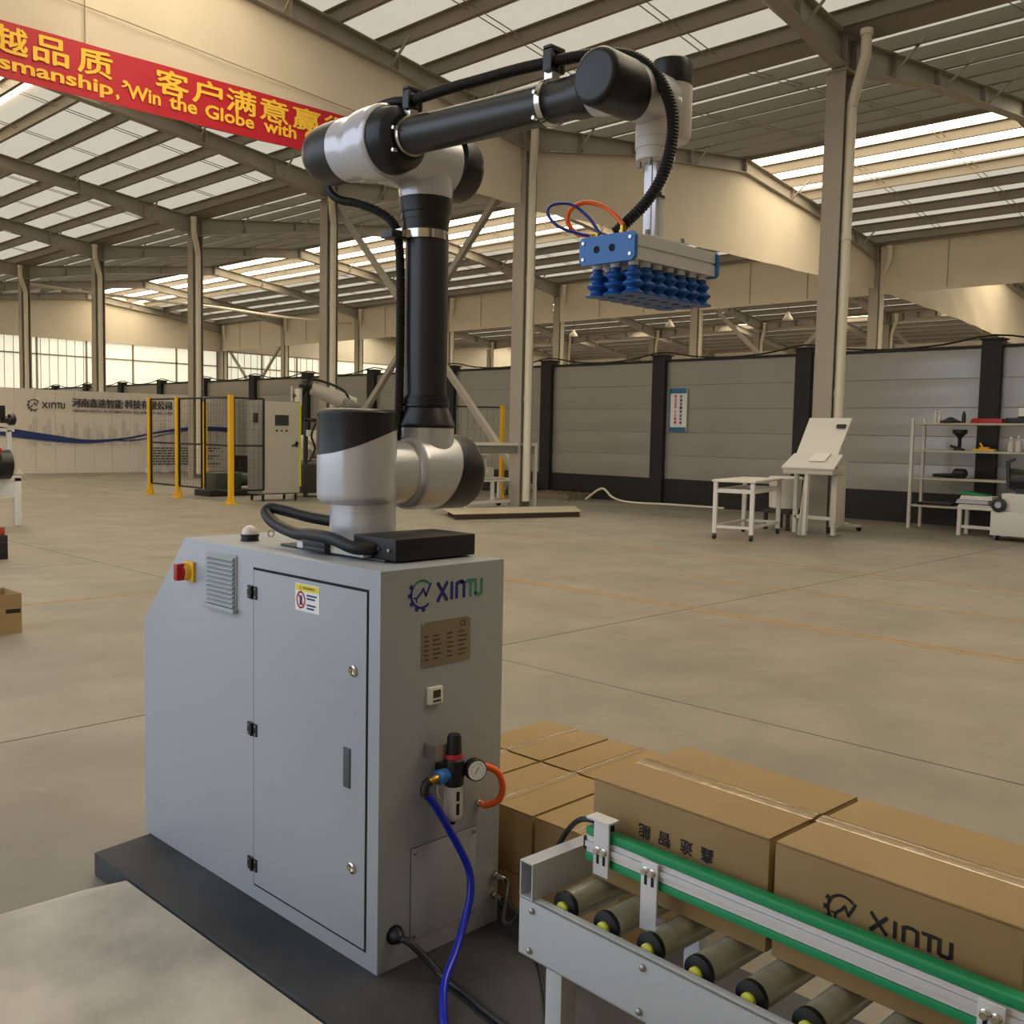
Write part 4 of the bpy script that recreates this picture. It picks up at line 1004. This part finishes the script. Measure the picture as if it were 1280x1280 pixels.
# hose and cables that run down the front
single('blue_air_hose', MB().tube(spline([(1.678, CY0 - .055, .558), (1.710, 1.925, .52), (1.770, 1.918, .42), (1.812, 1.90, .325), (1.808, 1.885, .262), (1.775, 1.87, .205), (1.708, 1.835, .148), (1.633, 1.79, .118), (1.575, 1.73, .100), (1.525, 1.66, .093), (1.48, 1.50, .0915), (1.45, 1.2, .0915)], 8), .0105, 14), M_bluehose, 'thick blue air hose hanging from the regulator to the floor', 'hose')
single('power_cable', MB().tube(spline([(1.622, 1.95, .175), (1.634, 1.925, .165), (1.66, 1.885, .125), (1.672, 1.84, .096), (1.668, 1.75, .091), (1.65, 1.66, .091), (1.645, 1.55, .091), (1.7, 1.42, .091)], 8), .0095, 12), M_rubber, 'black power cable running from the cabinet gland over the base', 'cable')
single('sensor_cable', MB().tube(spline([(1.412, 1.142, .786), (1.425, 1.185, .772), (1.455, 1.235, .735), (1.49, 1.29, .68), (1.56, 1.42, .52), (1.68, 1.6, .33), (1.80, 1.75, .235), (1.92, 1.86, .205), (1.985, 1.915, .22), (1.992, 1.934, .225)], 8), .0055, 8), M_rubber, 'thin black sensor cable from guide rail to cabinet fitting', 'cable')
single('loop_cable', MB().tube(spline([(1.99, 1.944, .165), (1.99, 1.92, .163), (1.985, 1.86, .13), (1.93, 1.75, .09), (1.80, 1.6, .089), (1.62, 1.42, .089), (1.45, 1.28, .089), (1.36, 1.16, .089)], 8), .005, 8), M_rubber, 'thin black cable lying on the base toward the conveyor leg', 'cable')

# ================================================================== ROBOT ARM
BX, BY = 1.812, 2.38
ra = thing('articulated_robot', 'silver and black six-axis robot arm on the grey cabinet', 'robot', (BX, BY, Z1))
part('mount_plate', MB().box(1.682, 2.0, 2.11, 2.62, Z1, Z1 + .008), M_black, ra, bevel=.002)
part('base', MB().lathe((BX, BY, Z1 + .008), (0, 0, 1), [(0, .098), (.110, .098), (.1102, .0965), (.113, .0965), (.1132, .098), (.148, .098)], 48), M_silver, ra)
part('base_flange', MB().box(1.66, 1.78, 2.18, 2.50, Z1 + .008, Z1 + .028), M_white, ra, bevel=.004)
SX, SR = 1.789, .117
sh_ = part('shoulder_housing', MB().lathe((SX, BY, 1.288), (0, 0, 1), [(0, .09), (.004, .104), (.016, .1155), (.03, SR), (.23, SR), (.255, SR - .002)], 56), M_silver, ra)
# cap with a sloping swept lower edge
n = 56; vs = []; fs = []
rdir = V((.697, -.717))
rows = [(None, SR + .0012), (1.538, SR + .0012), (1.548, SR + .0035), (1.556, SR + .0035), (1.563, SR - .004), (1.567, SR - .02)]
for z, r in rows:
    for k in range(n):
        w = 2 * PI * k / n; c_, s_ = math.cos(w), math.sin(w)
        t = (c_ * rdir.x + s_ * rdir.y + 1) / 2
        zz = z if z is not None else 1.432 + .075 * t ** 1.8
        vs.append((SX + r * c_, BY + r * s_, zz))
for i in range(len(rows) - 1):
    for k in range(n): fs.append((i * n + k, i * n + (k + 1) % n, (i + 1) * n + (k + 1) % n, (i + 1) * n + k))
fs.append(tuple(range((len(rows) - 1) * n, len(rows) * n)))
part('shoulder_cap', MB().add(vs, fs), M_blackm, ra, 'glossy black cap with swept lower edge')
def xcap(x_edge, x_end, y, z, r, slope, rr=.02, direction=1, amp=0.0, n=48):
    """end cap of a cylinder lying along X, its edge leaning by slope; direction is +1 or -1"""
    vs = []; fs = []
    rows = [(None, r + .0012), (x_end - direction * rr, r + .0012), (x_end - direction * rr * .4, r - rr * .25), (x_end - direction * rr * .1, r - rr * .6), (x_end, r - rr)]
    for x, q in rows:
        for k in range(n):
            w = 2 * PI * k / n; c_, s_ = math.cos(w), math.sin(w)
            xx = x if x is not None else x_edge + slope * s_ + amp * c_
            vs.append((xx, y + q * c_, z + q * s_))
    for i in range(len(rows) - 1):
        for k in range(n):
            f = (i * n + k, i * n + (k + 1) % n, (i + 1) * n + (k + 1) % n, (i + 1) * n + k)
            fs.append(f if direction > 0 else f[::-1])
    f = tuple(range((len(rows) - 1) * n, len(rows) * n)); fs.append(f if direction > 0 else f[::-1])
    return MB().add(vs, fs)
TX = 2.05                                  # the upright arm tube stands here
ZJ2 = 1.379
part('shoulder_joint', MB().lathe((SX, BY, ZJ2), (1, 0, 0), [(0, .097), (.165, .097), (.17, .108), (.182, .1155), (.195, .117), (.35, .117)], 48), M_silver, ra)
part('shoulder_end_cap', xcap(2.105, 2.222, BY, ZJ2, .117, .032, .03), M_black, ra, 'black end cap')
part('arm_socket', MB().lathe((TX, BY, ZJ2), (0, 0, 1), [(0, .092), (.14, .092)], 40), M_silver, ra)
part('lower_collar', MB().lathe((TX, BY, 1.516), (0, 0, 1), [(0, .093), (.006, .0945), (.012, .093), (.062, .073), (.066, .077), (.075, .077), (.076, .0745), (.092, .0745), (.093, .071), (.1, .071)], 40), M_black, ra)
lt = part('upright_tube', MB().lathe((TX, BY, 1.60), (0, 0, 1), [(0, .0665), (.51, .0665)], 40), M_carbon, ra, 'dark grey upright tube')
part('hose_clamp', MB().lathe((TX - .008, BY, 2.089), (0, 0, 1), [(0, .0665), (.001, .0695), (.027, .0695), (.028, .0665)], 40).box(TX - .10, TX - .06, BY + .0, BY + .03, 2.09, 2.115), M_chrome, ra)
part('hose_bracket', MB().box(TX - .135, TX - .062, BY + .005, BY + .06, 2.085, 2.108), M_black, ra, bevel=.002)
part('upper_collar', MB().lathe((TX - .008, BY, 2.117), (0, 0, 1), [(0, .0705), (.03, .0735), (.031, .0755), (.05, .0765), (.052, .079), (.088, .083), (.096, .083)], 40), M_black, ra)
ZJ3 = 2.328
part('elbow_socket', MB().lathe((TX - .008, BY, 2.213), (0, 0, 1), [(0, .081), (.02, .084), (.11, .086)], 40), M_silver, ra)
part('elbow_joint', MB().lathe((1.85, BY, ZJ3 + .0), (1, 0, 0), [(0, .095), (.26, .098)], 48), M_silver, ra)
part('elbow_end_cap', xcap(2.125, 2.214, BY, ZJ3, .098, .02, .03), M_black, ra, 'black end cap')
FXC = 1.843
FD = V((0, -1, -.04)).normalized()
fr0 = V((FXC, 2.735, 2.349))
def fa(y): return fr0 + FD * ((2.735 - y) / -FD.y)
def lat(name, y0, prof, m, label=None, n=44): return part(name, MB().lathe(fa(y0), FD, prof, n), m, ra, label)
lat('elbow_rear_cap', 2.655, [(0, .055), (.006, .068), (.02, .080), (.045, .088), (.085, .0925), (.155, .0946)], M_black, 'black rear cap')
lat('elbow_housing', 2.535, [(0, .0935), (.085, .0935), (.105, .0950), (.13, .101), (.15, .104), (.19, .105), (.205, .1035), (.215, .1055), (.226, .104), (.233, .098)], M_silver)
lat('forearm_collar', 2.312, [(0, .095), (.010, .0945), (.06, .088), (.066, .082), (.080, .070), (.085, .064)], M_black)
lat('forearm_tube', 2.235, [(0, .0505), (.63, .0495), (.635, .0525), (.70, .0535)], M_blackm, 'long black forearm tube')
for yy in (2.225, 1.694):
    q = fa(yy); mb = MB().lathe(q, FD, [(0, .051), (.001, .0555), (.018, .0555), (.019, .051)], 40)
    mb.box(q.x - .014, q.x + .014, q.y - .022, q.y + .004, q.z + .052, q.z + .074)
    for s_ in (1, -1): mb.cyl((q.x - .052, q.y - .01, q.z - .03 * s_ - .02), (q.x - .066, q.y - .01, q.z - .03 * s_ - .02), .005, n=10)
    part('hose_clamp', mb, M_chrome, ra)
    part('hose_bracket', MB().box(q.x - .016, q.x + .02, q.y - .024, q.y - .002, q.z + .07, q.z + .085).box(q.x - .024, q.x - .014, q.y - .026, q.y, q.z + .07, q.z + .125).box(q.x + .018, q.x + .028, q.y - .026, q.y, q.z + .07, q.z + .125).box(q.x - .024, q.x + .028, q.y - .026, q.y, q.z + .118, q.z + .130), M_black, ra, bevel=.0015)
WY, WZ = 1.469, 2.298
lat('wrist_sleeve', 1.545, [(0, .0545), (.03, .0585), (.075, .060)], M_silver)
part('wrist_joint', MB().lathe((1.80, WY, WZ), (1, 0, 0), [(0, .062), (.15, .063), (.19, .062), (.205, .055), (.212, .04)], 44), M_silver, ra)
part('wrist_end_cap', xcap(1.868, 1.742, WY, WZ, .0635, -.022, .014, -1), M_black, ra, 'black end cap')
HX = 1.980
part('wrist_link', MB().lathe((1.93, WY, WZ), (1, 0, 0), [(0, .045), (.11, .045)], 30), M_silver, ra)
part('wrist_housing', MB().lathe((2.036, WY, 2.214), (0, 0, 1), [(0, .04), (.006, .047), (.015, .051), (.15, .051)], 36), M_white, ra)
part('wrist_top_cap', MB().lathe((2.036, WY, 2.345), (0, 0, 1), [(0, .0522), (.045, .0522), (.058, .048), (.064, .038)], 36), M_black, ra, 'black top cap')
part('tool_flange', MB().lathe((HX, WY, 2.155), (0, 0, 1), [(0, .034), (.004, .046), (.02, .047), (.021, .0455), (.030, .0455), (.031, .0485), (.052, .0495), (.053, .048), (.055, .048), (.056, .0495), (.085, .0495), (.086, .047), (.10, .045), (.15, .044)], 40), M_white, ra)
for k in range(6):
    a = k * PI / 3 + .3; mb = MB().cyl((HX + .038 * math.cos(a), WY + .038 * math.sin(a), 2.142), (HX + .038 * math.cos(a), WY + .038 * math.sin(a), 2.158), .0055, n=8)
    part('flange_bolt', mb, M_steel, ra)
# black connection box and looped cable at the foot
part('connection_box', MB().box(1.690, 1.985, 2.075, 2.262, 1.152, 1.213), M_rubber, ra, bevel=.004)
for yy in (2.10, 2.145): part('box_screw', MB().cyl((1.690, yy, 1.182), (1.684, yy, 1.182), .0045, n=10), M_chrome, ra)
sl = spline([(1.80, 2.50, 1.225), (1.76, 2.58, 1.235), (1.72, 2.655, 1.252), (1.695, 2.69, 1.258), (1.676, 2.69, 1.243), (1.67, 2.63, 1.215), (1.662, 2.51, 1.196), (1.646, 2.40, 1.202), (1.638, 2.29, 1.200), (1.650, 2.21, 1.182), (1.685, 2.17, 1.180), (1.72, 2.165, 1.182)], 6)
part('cable_sleeve', MB().tube(sl, .018, 12), M_rubber, ra, 'thick black looped cable sleeve')
part('cable_bracket', MB().box(1.640, 1.662, 2.33, 2.44, 1.168, 1.19).box(1.64, 1.70, 2.33, 2.44, 1.156, 1.168), M_black, ra, bevel=.002)

# corrugated hose along the arm
def corrugated(pts, r, pitch=.0075, n=14):
    P = resample(spline(pts, 14), pitch / 2); rr = [r if i % 2 else r * .84 for i in range(len(P))]
    return MB().tube(P, rr, n)
hp = [(1.955, 2.40, 1.47), (1.962, 2.40, 1.60), (1.968, 2.405, 1.80), (1.968, 2.41, 2.02), (1.962, 2.425, 2.12), (1.94, 2.46, 2.165), (1.90, 2.53, 2.20), (1.886, 2.62, 2.225), (1.91, 2.70, 2.29), (1.945, 2.66, 2.375), (1.93, 2.55, 2.435), (1.88, 2.418, 2.452), (1.848, 2.304, 2.440), (1.845, 2.213, 2.427),
      (1.845, 2.06, 2.425), (1.846, 1.943, 2.421), (1.846, 1.80, 2.415), (1.845, 1.684, 2.405), (1.852, 1.60, 2.40), (1.872, 1.52, 2.392), (1.888, 1.455, 2.366), (1.902, 1.405, 2.312), (1.910, 1.375, 2.24), (1.908, 1.372, 2.168), (1.898, 1.388, 2.095), (1.884, 1.42, 2.04), (1.868, 1.46, 2.0), (1.860, 1.49, 1.975)]
single('corrugated_hose', corrugated(hp, .0145), M_rubber, 'black corrugated hose clipped along the arm down to the gripper', 'hose', loc=(TX - .1, BY, 1.6))

# ================================================================== SUCTION GRIPPER
GX0, GX1, GY0, GY1, GZ0, GZ1 = 1.815, 2.135, 1.392, 1.545, 1.900, 1.957
gr = thing('suction_gripper', 'aluminium gripper bar with rows of blue suction cups under the arm', 'gripper', (HX, WY, 1.8))
def bar_profile(x0, x1):
    mb = MB()
    mb.box(x0, x1, GY0, GY1, GZ0, GZ0 + .026).box(x0, x1, GY0 + .004, GY1 - .004, GZ0 + .026, GZ0 + .031).box(x0, x1, GY0, GY1, GZ0 + .031, GZ1)
    return mb
part('bar', bar_profile(GX0, GX1), M_alu, gr, smooth=False)
def end_plate(x0, x1):
    c_ = .008; ya, yb, za, zb = GY0 - .004, GY1 + .004, GZ0 - .004, GZ1 + .003
    return MB().prism([(x0, ya + c_, za), (x0, yb - c_, za), (x0, yb, za + c_), (x0, yb, zb - c_), (x0, yb - c_, zb), (x0, ya + c_, zb), (x0, ya, zb - c_), (x0, ya, za + c_)], (x1 - x0, 0, 0))
ep = part('end_plate', end_plate(GX0 - .012, GX0), M_blue, gr, 'blue end plate with two ports', smooth=False)
part('end_plate', end_plate(GX1, GX1 + .012), M_blue, gr, 'blue end plate', smooth=False)
for yy in (1.452, 1.497): part('port', MB().lathe((GX0 - .0125, yy, 1.929), (-1, 0, 0), [(0, .0085), (.0006, .0085), (.0006, .0065), (-.004, .0065)], 16), M_gap, ep)
for yy in (GY0 + .008, GY1 - .008):
    for z in (GZ0 + .010, GZ1 - .010): part('screw', MB().cyl((GX0 - .012, yy, z), (GX0 - .0145, yy, z), .004, n=10), M_chrome, ep)
part('mount_plate', MB().box(1.90, 2.06, 1.425, 1.515, GZ1, GZ1 + .014), M_alu, gr, bevel=.002)
part('rod', MB().box(HX - .018, HX + .018, WY - .018, WY + .018, GZ1 + .014, 2.155).box(HX - .021, HX - .018, WY - .006, WY + .006, GZ1 + .014, 2.155).box(HX - .006, HX + .006, WY - .021, WY - .018, GZ1 + .014, 2.155), M_alu, gr, bevel=.0015)
part('rod_foot', MB().box(HX - .034, HX + .034, WY - .026, WY + .026, GZ1 + .014, GZ1 + .022), M_alu, gr, bevel=.0015)
for x, yy in ((1.91, 1.433), (2.05, 1.433), (2.05, 1.507), (1.91, 1.507)): part('bolt', MB().cyl((x, yy, GZ1 + .014), (x, yy, GZ1 + .026), .006, n=8), M_steel, gr)
part('cable_tie', MB().lathe((HX, WY, 2.072), (0, 0, 1), [(0, .026), (.004, .026)], 20).box(HX - .035, HX - .026, WY - .04, WY - .02, 2.07, 2.077), M_rubber, gr)
def cup_mb(x, y):
    return MB().lathe((x, y, GZ0 - .074), (0, 0, 1), [(0, .0265), (.002, .027), (.011, .0155), (.014, .0155), (.0225, .0245), (.0255, .0245), (.034, .0145), (.037, .0145), (.044, .0205), (.047, .0205), (.054, .0125), (.066, .0115)], 20)
def fit_mb(x, y): return MB().lathe((x, y, GZ0 - .010), (0, 0, 1), [(0, .0122), (.010, .0122)], 14)
xs = [GX0 + .023 + .0457 * i for i in range(7)]; ys = [GY0 + .024, (GY0 + GY1) / 2, GY1 - .024]
cup0 = part('suction_cup', cup_mb(xs[0], ys[0]), M_cup, gr, 'blue bellows suction cup'); fit0 = part('cup_fitting', fit_mb(xs[0], ys[0]), M_sign, cup0)
del cup0['label']
for x in xs:
    for yy in ys:
        if (x, yy) == (xs[0], ys[0]): continue
        d = (x - xs[0], yy - ys[0], 0); c_ = inst(cup0, gr, d)
        f_ = fit0.copy(); COL.objects.link(f_); f_.parent = c_
part('brass_elbow', MB().lathe((1.846, 1.455, GZ1), (0, 0, 1), [(0, .010), (.018, .010), (.019, .0075), (.028, .0075)], 6), M_brass, gr)
part('brass_elbow', MB().lathe((1.832, 1.518, GZ1), (0, 0, 1), [(0, .008), (.010, .008), (.011, .006), (.016, .006)], 6).cyl((1.832, 1.518, GZ1 + .012), (1.826, 1.545, GZ1 + .014), .005, n=8), M_brass, gr)
part('orange_tube', MB().tube(spline([(1.826, 1.545, GZ1 + .014), (1.815, 1.57, 1.977), (1.80, 1.585, 2.003), (1.803, 1.578, 2.032), (1.820, 1.55, 2.046), (1.838, 1.51, 2.035), (1.845, 1.475, 2.008), (1.846, 1.455, 1.985)], 8), .0055, 10), M_orange, gr, 'looped orange air tube')
part('blue_tube', MB().tube(spline([(1.832, 1.53, GZ1 + .012), (1.815, 1.555, 1.973), (1.785, 1.60, 1.992), (1.770, 1.622, 2.022), (1.776, 1.612, 2.042), (1.80, 1.575, 2.042), (1.82, 1.54, 2.012), (1.832, 1.515, 1.975), (1.833, 1.512, GZ1 + .016)], 8), .0038, 8), M_bluetube, gr, 'looped thin blue tube')

# ================================================================== ROLLER CONVEYOR (turned a few degrees)
FRAME[0] = ((1.296, 1.222, 0), -math.radians(2.4))
CXA, CXB, CYS, CYE, CT = 1.327, 1.80, 1.252, -.35, .632
cv = thing('roller_conveyor', 'light grey roller conveyor with green guide rail in lower right', 'conveyor', (1.55, .45, 0))
M_conv = mat('conveyor_grey', (180, 183, 188), .42)
for nm, x, s_ in (('side_plate', CXA, 1), ('side_plate', CXB, -1)):
    mb = MB().box(min(x, x + s_ * .004), max(x, x + s_ * .004), CYE, CYS, .52, CT).box(min(x, x + s_ * .022), max(x, x + s_ * .022), CYE, CYS, CT - .004, CT).box(min(x, x + s_ * .034), max(x, x + s_ * .034), CYE, CYS, .52, .524)
    part(nm, mb, M_conv, cv, bevel=.0012)
mb = MB()
zc = CT + .035
mb.box(CXA, CXB, CYS - .034, CYS - .031, CT, CT + .07).box(CXA, CXB, CYS - .003, CYS, CT, CT + .07).box(CXA, CXB, CYS - .031, CYS - .003, CT, CT + .003).box(CXA, CXB, CYS - .031, CYS - .003, CT + .067, CT + .07)
part('end_beam', mb, M_conv, cv, smooth=False)
for yy in (CYS - .07, .25, CYE + .1):
    for x in (CXA + .004, CXB - .044):
        part('leg', MB().box(x, x + .04, yy - .04, yy, .081, .52).box(x - .01, x + .05, yy - .06, yy + .02, .081, .089), M_conv, cv, bevel=.002)
    part('cross_member', MB().box(CXA + .044, CXB - .044, yy - .035, yy - .005, .25, .29), M_conv, cv, smooth=False)
for yy in (CYS - .035, CYS - .30, .5, .2):
    for z in (CT - .018, .535): part('bolt', MB().lathe((CXA, yy if z > .6 else yy + .005, z), (-1, 0, 0), [(0, .0065), (.004, .006), (.006, .003)], 8), M_steel, cv)
RY = [1.170 - .1005 * i for i in range(15)]
def roller_parts(y):
    r = part('roller', MB().lathe((CXA + .042, y, CT - .005), (1, 0, 0), [(0, .0265), (CXB - CXA - .084, .0265)], 22), M_roller, cv)
    part('end_ring', MB().lathe((CXA + .034, y, CT - .005), (1, 0, 0), [(0, .016), (.003, .0275), (.013, .0275)], 22), M_rubber, r)
    part('bearing_cap', MB().lathe((CXA + .026, y, CT - .007), (1, 0, 0), [(0, .008), (.003, .013), (.012, .013)], 18), M_yellow, r, 'yellow bearing cap')
    return r
R0 = roller_parts(RY[0])
for yy in RY[1:]:
    c_ = inst(R0, cv, (0, yy - RY[0], 0))
    for g in list(R0.children):
        d = g.copy(); COL.objects.link(d); d.parent = c_
part('drive_motor', MB().lathe((1.50, .72, .50), (0, -1, 0), [(0, .03), (.02, .05), (.18, .05), (.2, .03)], 18).box(1.46, 1.54, .58, .70, .44, .47), M_steel, cv)
# guide rail on brackets
RX = 1.420
gl = part('guide_rail', MB().box(RX - .008, RX + .012, CYE, 1.162, .724, .734).box(RX - .012, RX + .012, CYE, 1.162, .735, .745).box(RX - .008, RX + .012, CYE, 1.162, .746, .756).box(RX - .004, RX + .010, CYE, 1.162, .722, .758), M_alu, cv, smooth=False)
part('green_strip', MB().box(RX - .009, RX + .016, CYE, 1.164, .757, .772), M_green, gl, bevel=.003)
part('green_strip', MB().box(RX - .009, RX + .016, CYE, 1.164, .708, .723), M_green, gl, bevel=.003)
part('rail_end_cap', MB().box(RX - .010, RX + .014, 1.162, 1.168, .728, .752), M_rubber, gl)
def rail_bracket(yy, z0, z1, foot):
    mb = MB().box(RX - .019, RX - .014, yy - .036, yy, z0, z1)
    if foot: mb.box(RX - .019, RX + .03, yy - .036, yy, z0, z0 + .004)
    b = part('rail_bracket', mb, M_alu, cv, bevel=.001)
    for dy in (-.011, -.026):
        part('bolt', MB().lathe((RX - .019, yy + dy, .740), (-1, 0, 0), [(0, .0075), (.002, .0075), (.003, .0055), (.009, .0055)], 10), M_chrome, b)
        part('slot', MB().box(RX - .0196, RX - .0186, yy + dy - .003, yy + dy + .003, .715, .732), M_gap, b, smooth=False)
    return b
sb = rail_bracket(1.135, .693, .800, False)
part('sensor_roof', MB().box(RX - .03, RX + .0, 1.09, 1.145, .798, .802), M_alu, sb, smooth=False)
part('sensor', MB().box(RX - .014, RX + .004, 1.105, 1.14, .776, .797), M_rubber, sb, 'small black photo sensor')
rail_bracket(1.022, .632, .758, True)
rail_bracket(.442, .632, .758, True)

# ================================================================== CARTONS
def carton(name, label, x0, x1, y0, y1, z0, z1, along, group=None):
    """closed box of four walls, bottom and four top flaps, sealed with a strip of tape"""
    t = thing(name, label, 'carton', ((x0 + x1) / 2, (y0 + y1) / 2, z0), group)
    part('carton_walls', MB().box(x0, x1, y0, y1, z0, z1 - .004), M_card, t, bevel=.004)
    g = .0015
    if along == 'Y':
        xm = (x0 + x1) / 2
        fl_ = [MB().box(x0 + .001, xm - g, y0 + .001, y1 - .001, z1 - .004, z1), MB().box(xm + g, x1 - .001, y0 + .001, y1 - .001, z1 - .004, z1)]
        tp = MB().prism([(xm - .02 + .04 * i / 8, y0 - .0012, z1 + .0002 + .0032 * math.sin(PI * i / 8)) for i in range(9)], (0, y1 - y0 + .0024, 0)).box(xm - .017, xm + .017, y1, y1 + .0012, z1 - .05, z1).box(xm - .017, xm + .017, y0 - .0012, y0, z1 - .05, z1)
    else:
        ym = (y0 + y1) / 2
        fl_ = [MB().box(x0 + .001, x1 - .001, y0 + .001, ym - g, z1 - .004, z1), MB().box(x0 + .001, x1 - .001, ym + g, y1 - .001, z1 - .004, z1)]
        tp = MB().prism([(x0 - .0012, ym - .02 + .04 * i / 8, z1 + .0002 + .0032 * math.sin(PI * i / 8)) for i in range(9)], (x1 - x0 + .0024, 0, 0)).box(x0 - .0012, x0, ym - .017, ym + .017, z1 - .05, z1).box(x1, x1 + .0012, ym - .017, ym + .017, z1 - .05, z1)
    for f in fl_: part('flap', f, M_card, t, bevel=.0015)
    part('tape', tp, M_tape, t, 'shiny strip of clear packing tape')
    return t
ZB = .6545
UB, WB = V((0, -1, 0)), V((0, 0, 1))
b1 = carton('cardboard_carton', 'cardboard carton on conveyor with upside-down Chinese print', 1.455, 1.752, .800, 1.186, ZB, ZB + .195, 'Y')
b2 = carton('cardboard_carton', 'cardboard carton on conveyor with black gear logo', 1.455, 1.752, .405, .790, ZB, ZB + .195, 'Y')
for ch, yy in (('能', 1.072), ('智', 1.026), ('途', .978), ('鑫', .934)):
    t_ = text_mb(ch, (1.4548, yy - .026, .794), V((0, 1, 0)), V((0, 0, -1)), .026, .026, 0, .0008, .025)
    part('printed_character', t_, M_ink, b1, smooth=False)
rt, rl, ar, xa_, tb_ = xintu_logo((1.4548, .668, .776), UB, WB, .057, .120, .025, .018, .003, .0008)
part('logo_print', joined(rt, rl, ar), M_ink, b2, smooth=False)
part('logo_word', joined(xa_, tb_), M_ink, b2, smooth=False)
FRAME[0] = None
# stack behind the conveyor: two layers
px0, pw, pl = 2.083, .312, .372
rows = [(1.595, 'nearest the conveyor'), (1.917, 'beside the cabinet corner'), (2.239, 'hidden furthest behind the cabinet')]
for layer in (0, 1):
    for ci, x in enumerate((px0, px0 + pl + .012)):
        for ri, (yy, w) in enumerate(rows):
            nm = ['lower', 'upper'][layer]; cn = ['near', 'far'][ci]
            carton('stacked_carton', 'sealed carton, %s layer, %s column of the stack, row %s' % (nm, cn, w), x, x + pl, yy, yy + pw, .197 * layer, .197 * layer + .195, 'X', 'cartons stacked on the floor beside the cabinet')
